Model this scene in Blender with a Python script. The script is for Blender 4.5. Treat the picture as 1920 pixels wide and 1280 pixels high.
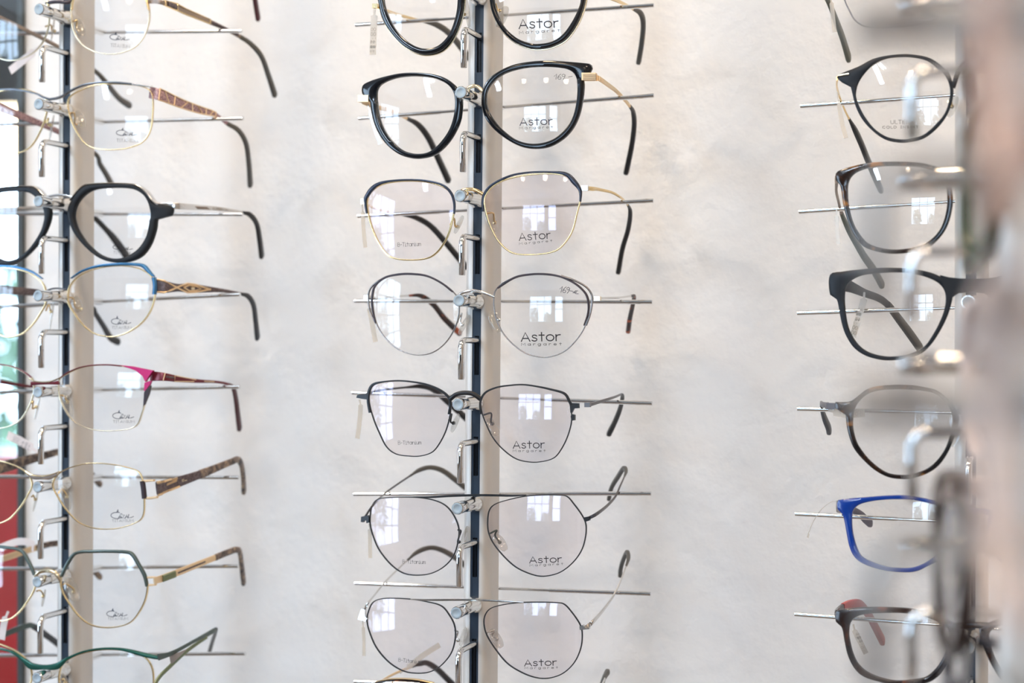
import bpy, bmesh, math, random
import numpy as np
from mathutils import Vector
random.seed(7)
for o in list(bpy.data.objects):
    bpy.data.objects.remove(o)
SC = bpy.context.scene
COL = SC.collection
PI = math.pi

# ------------------------------------------------------------------ camera
F = 3050.0                       # focal length in pixels of the 1920 px frame
TH = math.atan(0.331)            # the lens axis is turned to the left of the wall's normal
FW = np.array([-math.sin(TH), math.cos(TH), 0.0])
RT = np.array([math.cos(TH), math.sin(TH), 0.0])
UPV = np.array([0.0, 0.0, 1.0])
CAM = np.array([0.3256, -1.059, 0.0])
cd = bpy.data.cameras.new('camera')
cam = bpy.data.objects.new('camera', cd)
COL.objects.link(cam)
cam.location = CAM
cam.rotation_euler = (PI / 2, 0, TH)
cd.sensor_width = 36.0
cd.lens = F / 1920 * 36.0
cd.clip_start = 0.02
cd.clip_end = 60
cd.dof.use_dof = True
cd.dof.focus_distance = 0.952
cd.dof.aperture_fstop = 5.2
cd.dof.aperture_blades = 8
SC.camera = cam

# ------------------------------------------------------------------ exposure and light
SC.view_settings.view_transform = 'Standard'
SC.view_settings.look = 'None'
SC.view_settings.gamma = 1.0
SC.view_settings.use_curve_mapping = False
SC.view_settings.exposure = 0.28
SC.cycles.transparent_max_bounces = 40
SC.cycles.max_bounces = 10
SC.cycles.glossy_bounces = 5
SC.cycles.caustics_reflective = False
SC.cycles.sample_clamp_indirect = 6.0

world = bpy.data.worlds.new('overcast_sky')
SC.world = world
world.use_nodes = True
wb = world.node_tree.nodes['Background']
wb.inputs[0].default_value = (0.57, 0.77, 1.0, 1)
wb.inputs[1].default_value = 9.8

def area_light(name, loc, target, sx, sy, power, color):
    d = bpy.data.lights.new(name, 'AREA')
    d.shape = 'RECTANGLE'
    d.size, d.size_y, d.energy, d.color = sx, sy, power, color
    o = bpy.data.objects.new(name, d)
    COL.objects.link(o)
    o.location = loc
    o.rotation_euler = (Vector(target) - Vector(loc)).to_track_quat('-Z', 'Y').to_euler()
    return o

def spot_light(name, loc, target, power, color, angle=80, radius=0.03, blend=0.8):
    d = bpy.data.lights.new(name, 'SPOT')
    d.energy, d.color, d.spot_size, d.spot_blend, d.shadow_soft_size = power, color, math.radians(angle), blend, radius
    o = bpy.data.objects.new(name, d)
    COL.objects.link(o)
    o.location = loc
    o.rotation_euler = (Vector(target) - Vector(loc)).to_track_quat('-Z', 'Y').to_euler()
    return o

# daylight comes in through three glazed openings; the portals only guide the sampling of the sky
def portal(name, loc, target, sx, sy):
    o = area_light(name, loc, target, sx, sy, 1.0, (1, 1, 1))
    o.data.cycles.is_portal = True
    return o
YF = -6.2
portal('portal_window', (-0.175, YF + 0.2, 0.35), (-0.175, 0, 0.35), 1.55, 1.2)
portal('portal_door', (1.075, YF + 0.2, 0.35), (1.075, 0, 0.35), 0.55, 1.2)
portal('portal_side', (-3.35, -2.2, 0.05), (0, -2.2, 0.05), 2.0, 1.9)
SPOTS = [(-0.72, -0.66), (0.0, -0.66), (1.0, -0.75), (0.2, -2.0), (0.9, -2.0), (-0.5, -3.2), (0.3, -3.2), (1.0, -3.2)]
WARM = (1.0, 0.70, 0.42)
for i, (x, y) in enumerate(SPOTS):
    spot_light('ceiling_lamp_light', (x, y, 1.165), (min(x, 0.8) * 0.9 + 0.03, y + 0.66, 0.3) if i < 3 else (x * 0.9, y + 0.8, 0.0), 13.5 if i < 3 else 6.0, WARM if i < 3 else (1.0, 0.76, 0.52), 125, 0.07)
# a long fluorescent fitting under the ceiling, behind the camera
tl = area_light('ceiling_tube_light', (-1.15, -1.9, 1.12), (-1.15, -1.9, 0.0), 0.14, 1.3, 31, (0.66, 0.82, 1.0))
tl.rotation_euler = (0.5, 0, 0)

# ------------------------------------------------------------------ materials
M = {}
def princ(name, col, rough=0.5, metal=0.0, **kw):
    m = bpy.data.materials.new(name)
    m.use_nodes = True
    b = m.node_tree.nodes['Principled BSDF']
    b.inputs['Base Color'].default_value = (*col, 1)
    b.inputs['Roughness'].default_value = rough
    b.inputs['Metallic'].default_value = metal
    for k, v in kw.items():
        b.inputs[k.replace('_', ' ')].default_value = v
    M[name] = m
    return m

def noise_mat(name, stops, scale, rough=0.3, metal=0.0, detail=3, distortion=0.5, bump=0.0):
    m = princ(name, stops[0][1], rough, metal)
    nt = m.node_tree
    b = nt.nodes['Principled BSDF']
    tc = nt.nodes.new('ShaderNodeTexCoord')
    n = nt.nodes.new('ShaderNodeTexNoise')
    n.inputs['Scale'].default_value = scale
    n.inputs['Detail'].default_value = detail
    n.inputs['Distortion'].default_value = distortion
    r = nt.nodes.new('ShaderNodeValToRGB')
    while len(r.color_ramp.elements) < len(stops):
        r.color_ramp.elements.new(0.5)
    for e, (p, c) in zip(r.color_ramp.elements, stops):
        e.position = p
        e.color = (*c, 1)
    nt.links.new(tc.outputs['Object'], n.inputs['Vector'])
    nt.links.new(n.outputs['Fac'], r.inputs['Fac'])
    nt.links.new(r.outputs['Color'], b.inputs['Base Color'])
    if bump:
        bp = nt.nodes.new('ShaderNodeBump')
        bp.inputs['Strength'].default_value = bump
        bp.inputs['Distance'].default_value = 0.002
        nt.links.new(n.outputs['Fac'], bp.inputs['Height'])
        nt.links.new(bp.outputs['Normal'], b.inputs['Normal'])
    return m

def plaster(name, col, bump):
    m = princ(name, col, 0.9)
    nt = m.node_tree
    b = nt.nodes['Principled BSDF']
    tc = nt.nodes.new('ShaderNodeTexCoord')
    n1 = nt.nodes.new('ShaderNodeTexNoise'); n1.inputs['Scale'].default_value = 140; n1.inputs['Detail'].default_value = 4
    n2 = nt.nodes.new('ShaderNodeTexNoise'); n2.inputs['Scale'].default_value = 24; n2.inputs['Detail'].default_value = 3
    ad = nt.nodes.new('ShaderNodeMath'); ad.operation = 'MULTIPLY_ADD'; ad.inputs[1].default_value = 1.5
    bp = nt.nodes.new('ShaderNodeBump'); bp.inputs['Strength'].default_value = bump; bp.inputs['Distance'].default_value = 0.0018
    nt.links.new(tc.outputs['Object'], n1.inputs['Vector'])
    nt.links.new(tc.outputs['Object'], n2.inputs['Vector'])
    nt.links.new(n2.outputs['Fac'], ad.inputs[0])
    nt.links.new(n1.outputs['Fac'], ad.inputs[2])
    nt.links.new(ad.outputs[0], bp.inputs['Height'])
    nt.links.new(bp.outputs['Normal'], b.inputs['Normal'])
    return m

def glassy(name, refl, tint=(1, 1, 1), rcol=(1, 1, 1), rough=0.0, diffuse=0.0, dcol=(.8, .8, .8)):
    """thin clear plastic: light passes straight on, a few percent is mirrored, more at grazing angles"""
    m = bpy.data.materials.new(name)
    m.use_nodes = True
    nt = m.node_tree
    nt.nodes.clear()
    out = nt.nodes.new('ShaderNodeOutputMaterial')
    tr = nt.nodes.new('ShaderNodeBsdfTransparent'); tr.inputs[0].default_value = (*tint, 1)
    gl = nt.nodes.new('ShaderNodeBsdfGlossy'); gl.inputs['Roughness'].default_value = rough; gl.inputs[0].default_value = (*rcol, 1)
    lw = nt.nodes.new('ShaderNodeLayerWeight')
    pw = nt.nodes.new('ShaderNodeMath'); pw.operation = 'POWER'; pw.inputs[1].default_value = 4.0
    ma = nt.nodes.new('ShaderNodeMath'); ma.operation = 'MULTIPLY_ADD'; ma.inputs[1].default_value = 0.6; ma.inputs[2].default_value = refl
    mx = nt.nodes.new('ShaderNodeMixShader')
    nt.links.new(lw.outputs['Facing'], pw.inputs[0])
    nt.links.new(pw.outputs[0], ma.inputs[0])
    nt.links.new(ma.outputs[0], mx.inputs[0])
    src = tr
    if diffuse:
        df = nt.nodes.new('ShaderNodeBsdfDiffuse'); df.inputs[0].default_value = (*dcol, 1)
        m2 = nt.nodes.new('ShaderNodeMixShader'); m2.inputs[0].default_value = diffuse
        nt.links.new(tr.outputs[0], m2.inputs[1]); nt.links.new(df.outputs[0], m2.inputs[2])
        src = m2
    nt.links.new(src.outputs[0], mx.inputs[1])
    nt.links.new(gl.outputs[0], mx.inputs[2])
    nt.links.new(mx.outputs[0], out.inputs[0])
    M[name] = m
    return m

def emit(name, col, s):
    m = bpy.data.materials.new(name)
    m.use_nodes = True
    nt = m.node_tree
    nt.nodes.clear()
    out = nt.nodes.new('ShaderNodeOutputMaterial')
    e = nt.nodes.new('ShaderNodeEmission')
    e.inputs[0].default_value = (*col, 1)
    e.inputs[1].default_value = s
    nt.links.new(e.outputs[0], out.inputs[0])
    M[name] = m
    return m

plaster('wall_plaster', (0.84, 0.835, 0.83), 0.55)
princ('ceiling_paint', (0.74, 0.72, 0.70), 0.9)
princ('room_paint', (0.42, 0.33, 0.26), 0.9)
princ('dark_paint', (0.10, 0.10, 0.10), 0.8)
noise_mat('floor_wood', [(0.3, (0.16, 0.11, 0.08)), (0.7, (0.24, 0.17, 0.12))], 6, 0.4)
princ('dark_trim', (0.045, 0.055, 0.055), 0.4)
princ('dark_panel', (0.10, 0.11, 0.115), 0.6)
princ('rail_aluminium', (0.70, 0.665, 0.62), 0.48, 0.3)
princ('insert_plastic', (0.022, 0.037, 0.062), 0.36)
princ('slot_plastic', (0.008, 0.011, 0.017), 0.2)
princ('chrome', (0.80, 0.80, 0.79), 0.06, 1.0)
princ('peg_chrome', (0.80, 0.79, 0.76), 0.17, 1.0)
princ('peg_face', (0.36, 0.43, 0.48), 0.5, 0.3)
princ('gold', (0.83, 0.62, 0.33), 0.20, 1.0)
princ('pale_gold', (0.80, 0.68, 0.48), 0.20, 1.0)
princ('matt_gold', (0.86, 0.63, 0.38), 0.38, 0.8)
princ('silver', (0.74, 0.72, 0.69), 0.2, 1.0)
princ('gunmetal', (0.16, 0.15, 0.15), 0.28, 0.9)
princ('black_gloss', (0.006, 0.007, 0.010), 0.12, 0.0)
princ('black_matt', (0.007, 0.009, 0.013), 0.48, 0.0, Specular_IOR_Level=0.32)
princ('dulled_chrome', (0.42, 0.40, 0.38), 0.42, 0.8)  # chrome darkened and roughened to damp the highlights of the nearest rail
princ('black_enamel', (0.006, 0.007, 0.010), 0.4, 0.0)
princ('dark_silver', (0.30, 0.265, 0.25), 0.25, 1.0)
princ('navy_enamel', (0.035, 0.045, 0.075), 0.25, 0.3)
princ('plum_enamel', (0.045, 0.033, 0.042), 0.35, 0.2)
princ('slate_enamel', (0.15, 0.16, 0.18), 0.25, 0.6)
princ('blue_enamel', (0.06, 0.21, 0.42), 0.25, 0.4)
princ('magenta_enamel', (0.55, 0.02, 0.16), 0.28, 0.3)
princ('wine_enamel', (0.15, 0.015, 0.025), 0.28, 0.3)
princ('green_enamel', (0.015, 0.10, 0.075), 0.25, 0.4)
princ('olive_enamel', (0.20, 0.24, 0.14), 0.4, 0.3)
princ('green_grey_enamel', (0.10, 0.13, 0.12), 0.28, 0.6)
princ('grey_tip', (0.10, 0.095, 0.085), 0.45)
princ('black_tip', (0.012, 0.012, 0.014), 0.35)
princ('slate_tip', (0.05, 0.055, 0.065), 0.4)
princ('olive_tip', (0.11, 0.115, 0.075), 0.45)
princ('wine_tip', (0.09, 0.018, 0.022), 0.4)
princ('red_tip', (0.52, 0.09, 0.08), 0.45)
princ('violet_grey_tip', (0.13, 0.12, 0.17), 0.45)
princ('blue_acetate', (0.007, 0.042, 0.28), 0.18)
princ('grey_metal', (0.16, 0.15, 0.16), 0.4, 0.5)
princ('taupe_enamel', (0.30, 0.24, 0.20), 0.4, 0.5)
noise_mat('tortoise', [(0.42, (0.010, 0.008, 0.008)), (0.56, (0.030, 0.013, 0.006)), (0.64, (0.33, 0.13, 0.012)), (0.8, (0.45, 0.2, 0.03))], 75, 0.15, 0, 2, 0.8)
noise_mat('brown_tortoise', [(0.42, (0.012, 0.008, 0.008)), (0.62, (0.032, 0.013, 0.009)), (0.74, (0.24, 0.06, 0.015))], 60, 0.18, 0, 2, 0.6)
noise_mat('red_tortoise', [(0.4, (0.025, 0.014, 0.014)), (0.56, (0.05, 0.018, 0.012)), (0.64, (0.45, 0.09, 0.03))], 150, 0.25, 0, 2, 0.6)
noise_mat('marbled_tip', [(0.35, (0.055, 0.046, 0.044)), (0.52, (0.20, 0.15, 0.125)), (0.68, (0.42, 0.31, 0.2))], 260, 0.35, 0, 3, 0.7)
noise_mat('glitter_purple', [(0.40, (0.12, 0.06, 0.11)), (0.5, (0.40, 0.25, 0.27)), (0.62, (0.62, 0.42, 0.38))], 1600, 0.4, 0.4, 2, 0.0)
noise_mat('brown_enamel', [(0.4, (0.10, 0.075, 0.078)), (0.6, (0.17, 0.13, 0.135))], 700, 0.4, 0.3, 2, 0.0)
glassy('lens_clear', 0.035, (0.985, 0.985, 0.985))
glassy('lens_coated', 0.035, (0.985, 0.970, 0.976), (0.95, 0.86, 1.0))
glassy('pad_clear', 0.09, (0.90, 0.895, 0.88), rough=0.08, diffuse=0.16, dcol=(.85, .82, .75))
glassy('tag_film', 0.05, (0.90, 0.86, 0.80), rough=0.2, diffuse=0.42, dcol=(.86, .80, .72))
princ('tag_paper', (0.80, 0.72, 0.70), 0.6)
princ('ink_dark', (0.012, 0.008, 0.012), 0.5)
princ('ink_navy', (0.010, 0.014, 0.04), 0.5)
princ('ink_grey', (0.085, 0.08, 0.08), 0.5)
princ('ink_faint', (0.22, 0.19, 0.18), 0.5)
princ('cork_pink', (0.56, 0.38, 0.31), 0.35)
princ('pearl_acetate', (0.62, 0.50, 0.45), 0.3)
princ('forest_acetate', (0.012, 0.035, 0.014), 0.25)
princ('navy_acetate', (0.014, 0.018, 0.035), 0.25)
princ('red_fabric', (0.74, 0.12, 0.12), 0.8)
princ('leaf', (0.10, 0.17, 0.10), 0.6)
princ('bark', (0.10, 0.07, 0.05), 0.8)
princ('terracotta', (0.40, 0.20, 0.13), 0.7)
princ('lamp_metal', (0.7, 0.7, 0.7), 0.4, 0.6)
emit('lamp_glow', (1.0, 0.83, 0.62), 60)
emit('tube_glow', (0.80, 0.90, 1.0), 14)
emit('pendant_glow', (1.0, 0.86, 0.62), 6)

# ------------------------------------------------------------------ pixels to points
def ray(px, py):
    return FW + (px - 960.0) / F * RT + (640.0 - py) / F * UPV

def at(px, py, y):
    """the point seen at this pixel on the vertical plane at depth y"""
    d = ray(px, py)
    return CAM + d * ((y - CAM[1]) / d[1])

def proj(p):
    v = np.asarray(p, float) - CAM
    z = v @ FW
    return 960 + F * (v @ RT) / z, 640 - F * v[2] / z

# ------------------------------------------------------------------ mesh helpers
class MB:
    def __init__(self):
        self.v, self.f = [], []
    def add(self, V, Fc):
        n = len(self.v)
        self.v.extend([tuple(map(float, p)) for p in V])
        self.f.extend([tuple(i + n for i in f) for f in Fc])
        return self
    def box(self, lo, hi):
        x0, y0, z0 = lo; x1, y1, z1 = hi
        return self.add([(x0, y0, z0), (x1, y0, z0), (x1, y1, z0), (x0, y1, z0), (x0, y0, z1), (x1, y0, z1), (x1, y1, z1), (x0, y1, z1)],
                 [(0, 3, 2, 1), (4, 5, 6, 7), (0, 1, 5, 4), (1, 2, 6, 5), (2, 3, 7, 6), (3, 0, 4, 7)])
    def mirrored(self, xc):
        m = MB()
        m.v = [(2 * xc - x, y, z) for x, y, z in self.v]
        m.f = [tuple(reversed(f)) for f in self.f]
        return m

def origin_of(parent):
    p = Vector((0, 0, 0))
    while parent is not None:
        p = p + Vector(parent.location)
        parent = parent.parent
    return p

def link_mesh(name, mb, mat, parent=None, loc=None, smooth=True, angle=40):
    """one mesh object; vertices are given in world space"""
    org = origin_of(parent) if parent is not None else (Vector(loc) if loc is not None else Vector((0, 0, 0)))
    me = bpy.data.meshes.new(name)
    me.from_pydata([(x - org.x, y - org.y, z - org.z) for x, y, z in mb.v], [], mb.f)
    bm = bmesh.new()
    bm.from_mesh(me)
    bmesh.ops.recalc_face_normals(bm, faces=bm.faces)
    bm.to_mesh(me)
    bm.free()
    me.materials.append(M[mat] if isinstance(mat, str) else mat)
    if smooth:
        me.polygons.foreach_set('use_smooth', [True] * len(me.polygons))
        me.set_sharp_from_angle(angle=math.radians(angle))
    o = bpy.data.objects.new(name, me)
    COL.objects.link(o)
    if parent is not None:
        o.parent = parent
    elif loc is not None:
        o.location = loc
    return o

def empty(name, loc, label, cat, group=None):
    o = bpy.data.objects.new(name, None)
    o.empty_display_size = 0.01
    COL.objects.link(o)
    o.location = loc
    tag(o, label, cat, group)
    return o

def tag(o, label=None, cat=None, group=None, kind=None):
    if label: o['label'] = label
    if cat: o['category'] = cat
    if group: o['group'] = group
    if kind: o['kind'] = kind
    return o

def cat_open(P, n):
    P = np.asarray(P, float)
    if len(P) == 2:
        t = np.linspace(0, 1, n + 1)[:, None]
        return P[0] * (1 - t) + P[1] * t
    Q = np.vstack([2 * P[0] - P[1], P, 2 * P[-1] - P[-2]])
    out = []
    for i in range(1, len(Q) - 2):
        p0, p1, p2, p3 = Q[i - 1], Q[i], Q[i + 1], Q[i + 2]
        for k in range(n):
            t = k / n
            out.append(0.5 * (2 * p1 + (p2 - p0) * t + (2 * p0 - 5 * p1 + 4 * p2 - p3) * t * t + (3 * p1 - p0 - 3 * p2 + p3) * t ** 3))
    out.append(Q[-2])
    return np.array(out)

def cat_closed(P, n):
    P = np.asarray(P, float)
    m = len(P)
    out = []
    for i in range(m):
        p0, p1, p2, p3 = P[i - 1], P[i], P[(i + 1) % m], P[(i + 2) % m]
        for k in range(n):
            t = k / n
            out.append(0.5 * (2 * p1 + (p2 - p0) * t + (2 * p0 - 5 * p1 + 4 * p2 - p3) * t * t + (3 * p1 - p0 - 3 * p2 + p3) * t ** 3))
    return np.array(out)

def sgp(v, p):
    return math.copysign(abs(v) ** p, v)

def loft(mb, secs, closed=False):
    """secs: list of equal-length vertex rings"""
    k = len(secs[0])
    n = len(secs)
    V = [p for s in secs for p in s]
    Fc = []
    for i in range(n if closed else n - 1):
        a, b = i * k, ((i + 1) % n) * k
        for j in range(k):
            Fc.append((a + j, a + (j + 1) % k, b + (j + 1) % k, b + j))
    if not closed:
        Fc.append(tuple(range(k - 1, -1, -1)))
        Fc.append(tuple((n - 1) * k + j for j in range(k)))
    mb.add(V, Fc)
    return mb

SEC = [(math.cos(2 * PI * k / 12), math.sin(2 * PI * k / 12)) for k in range(12)]

def ring_secs(I, O, T, p=0.62, base=0.0):
    """sections between an inner and an outer curve, T thick along y"""
    secs = []
    for a, b in zip(I, O):
        s = []
        for c, d in SEC:
            u = 0.5 + 0.5 * sgp(c, p)
            q = a + (b - a) * u
            s.append((q[0], q[1] + base + T / 2 * sgp(d, p), q[2]))
        secs.append(s)
    return secs

def tube(mb, pts, r, n=10, sub=6, closed=False):
    P = cat_closed(pts, sub) if closed else (cat_open(pts, sub) if sub > 1 else np.asarray(pts, float))
    rs = np.full(len(P), r) if np.isscalar(r) else np.interp(np.linspace(0, 1, len(P)), np.linspace(0, 1, len(r)), r)
    secs = []
    ref = None
    for i in range(len(P)):
        t = P[min(i + 1, len(P) - 1)] - P[max(i - 1, 0)]
        t = t / (np.linalg.norm(t) + 1e-12)
        if ref is None:
            ref = np.cross(t, (0.3, 0.2, 0.9) if abs(t[2]) < 0.9 else (1, 0, 0))
        a = ref - t * (ref @ t)
        a /= np.linalg.norm(a) + 1e-12
        ref = a
        b = np.cross(t, a)
        secs.append([tuple(P[i] + rs[i] * (math.cos(2 * PI * k / n) * a + math.sin(2 * PI * k / n) * b)) for k in range(n)])
    return loft(mb, secs, closed)

def lathe_y(mb, prof, x, z, n=28):
    """profile of (radius, y) turned about an axis along y"""
    secs = [[(x + r * math.cos(2 * PI * k / n), y, z + r * math.sin(2 * PI * k / n)) for k in range(n)] for r, y in prof]
    return loft(mb, secs)

def sweep_frames(W, H, Wd):
    """frames of a temple arm: centre, sideways, upward vectors, half sizes"""
    fr = []
    for i in range(len(W)):
        k = min(max(i, 9), len(W) - 2)          # the first stretch keeps the direction the arm soon takes
        t = W[k + 1] - W[k - 1]
        t = t / (np.linalg.norm(t) + 1e-12)
        s = np.array([1.0, 0, 0]) - t * t[0]
        s /= np.linalg.norm(s) + 1e-12
        fr.append((W[i], s, np.cross(s, t), H[i] / 2, Wd[i] / 2))
    return fr

def sweep(mb, fr, p=0.6):
    return loft(mb, [[tuple(c + s * (w * sgp(a, p)) + u * (h * sgp(b, p))) for a, b in SEC] for c, s, u, h, w in fr])

# ------------------------------------------------------------------ display rails
YR = -0.140                       # front face of a rail; the wall is y = 0
PEG = 0.031                       # a peg stands this far out of its rail
YROD = -0.098

BARS = {}
class Rail:
    def __init__(self, px_top, px_bot):
        a, b = at(px_top, 0, YR), at(px_bot, 1280, YR)
        self.lean = (b[0] - a[0]) / (b[2] - a[2])
        self.x0 = a[0] - self.lean * a[2]
    def x(self, z):
        return self.x0 + self.lean * z

RAILS = {'L': Rail(125.5, 121.5), 'C': Rail(899, 888), 'R': Rail(1821, 1819)}

def build_rail(col, label, peg_px, rods, ztop=1.2, zbot=-1.35):
    """peg_px: (x, y) of every peg tip; rods: pairs of pixel end points"""
    R = RAILS[col]
    root = empty('display_rail', (R.x(zbot), YR, zbot), label, 'display rail', 'display rails')
    # rounded aluminium channel with a groove in the front
    hw, dp, g, gd = 0.0088, 0.019, 0.0028, 0.0022
    prof = [(-g, gd), (-g, 0.0)]
    for k in range(7):
        a = PI / 2 * k / 6
        prof.append((-(hw - 0.0058) - 0.0058 * math.sin(a), 0.007 - 0.007 * math.cos(a)))
    prof += [(-hw, dp), (hw, dp)]
    for k in range(6, -1, -1):
        a = PI / 2 * k / 6
        prof.append(((hw - 0.0058) + 0.0058 * math.sin(a), 0.007 - 0.007 * math.cos(a)))
    prof += [(g, 0.0), (g, gd)]
    mb = MB()
    loft(mb, [[(R.x(z) + x, YR + y, z) for x, y in prof] for z in (zbot, ztop)])
    link_mesh('channel', mb, 'rail_aluminium', root, angle=25)
    zs = [at(px, py, YR - PEG)[2] for px, py in peg_px]
    # dark plastic strip in the groove: two lips, and a bridge between the slots
    mb, sl = MB(), MB()
    gx = g - 0.00005
    def strip(mbx, x0, x1, y0, y1, z0, z1):
        V = [(R.x(z) + x, YR + y, z) for z in (z0, z1) for x, y in ((x0, y0), (x1, y0), (x1, y1), (x0, y1))]
        mbx.add(V, [(0, 1, 2, 3), (7, 6, 5, 4), (0, 4, 5, 1), (1, 5, 6, 2), (2, 6, 7, 3), (3, 7, 4, 0)])
    strip(mb, -gx, -gx + 0.0012, 0.0003, gd, zbot, ztop)
    strip(mb, gx - 0.0012, gx, 0.0003, gd, zbot, ztop)
    prev = ztop
    for z in zs:
        hz = z - 0.0205
        strip(mb, -gx + 0.0012, gx - 0.0012, 0.0003, gd, hz, min(z + 0.0005, prev))
        strip(mb, -gx + 0.0012, gx - 0.0012, 0.00045, gd, z + 0.001, z + 0.0165)
        prev = hz
    strip(mb, -gx + 0.0012, gx - 0.0012, 0.0003, gd, zbot, zs[-1] - 0.07)
    ins = link_mesh('insert_strip', mb, 'insert_plastic', root, smooth=False)
    strip(sl, -gx + 0.0012, gx - 0.0012, 0.0017, gd, zbot, ztop)
    strip(sl, -0.0004, 0.0006, 0.0011, 0.0018, zbot, ztop)
    link_mesh('slot_channel', sl, 'slot_plastic', ins, smooth=False)
    for z in zs:
        x = R.x(z)
        y0 = YR + 0.001
        mb = MB()
        lathe_y(mb, [(0.0036, y0), (0.0050, y0), (0.0052, YR - 0.0015), (0.0050, YR - 0.0030), (0.0044, YR - 0.0050), (0.0037, YR - 0.0062), (0.0036, YR - 0.0185), (0.0034, YR - 0.0190), (0.0033, YR - 0.0195)], x, z)
        p = link_mesh('peg', mb, 'peg_chrome', root, angle=35)
        mb = MB()
        yt = YR - PEG
        lathe_y(mb, [(0.0034, YR - 0.0192), (0.0036, YR - 0.0196), (0.0037, yt + 0.0012), (0.0037, yt + 0.0004), (0.0034, yt)], x, z)
        c = link_mesh('peg_tip', mb, 'chrome', p, angle=35)
        mb = MB()
        lathe_y(mb, [(0.0033, yt + 0.0001), (0.0033, yt - 0.00012), (0.0030, yt - 0.0002), (0.0021, yt - 0.0002), (0.0019, yt - 0.00008), (0.0003, yt - 0.00008)], x, z)
        link_mesh('peg_face', mb, 'peg_face', p, angle=35)
        # bent locking hook: straight out of the strip, then down
        hz = z - 0.0232
        yo = YR - 0.0275
        r = 0.0052
        pts = [(x, YR + 0.002, hz), (x, yo + r, hz)]
        for k in range(1, 7):
            a = PI / 2 * k / 6
            pts.append((x, yo + r - r * math.sin(a), hz - r + r * math.cos(a)))
        pts.append((x, yo, hz - 0.0225))
        mb = MB()
        P = np.vstack([np.array(pts), [(x, yo, hz - 0.0229)]])
        tube(mb, P, [0.0019] * (len(P) - 1) + [0.0015], n=16, sub=1)
        link_mesh('locking_hook', mb, 'chrome', root, angle=50)
    BARS[col] = []
    for (a, b) in rods:
        A, B = at(*a, YROD), at(*b, YROD)
        d = B - A
        zc = A[2] + (B[2] - A[2]) * ((R.x(A[2]) - A[0]) / (B[0] - A[0]))
        xc = R.x(zc)
        if col == 'L': A = np.array([2 * xc - B[0], YROD, 2 * zc - B[2]])
        if col == 'R': B = np.array([2 * xc - A[0], YROD, 2 * zc - A[2]])
        BARS[col].append((A, B))
        mb = MB()
        tube(mb, [A, A + (B - A) * 0.29], 0.00135, n=14, sub=1)
        tube(mb, [A + (B - A) * 0.285, A + (B - A) * 0.67], 0.00105, n=14, sub=1)
        tube(mb, [A + (B - A) * 0.67, B], 0.00135, n=14, sub=1)
        tube(mb, [(xc, YR + 0.017, zc), (xc, YROD, zc)], 0.0022, n=12, sub=1)
        link_mesh('temple_rod', mb, 'chrome', root, angle=50)
    return root

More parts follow.
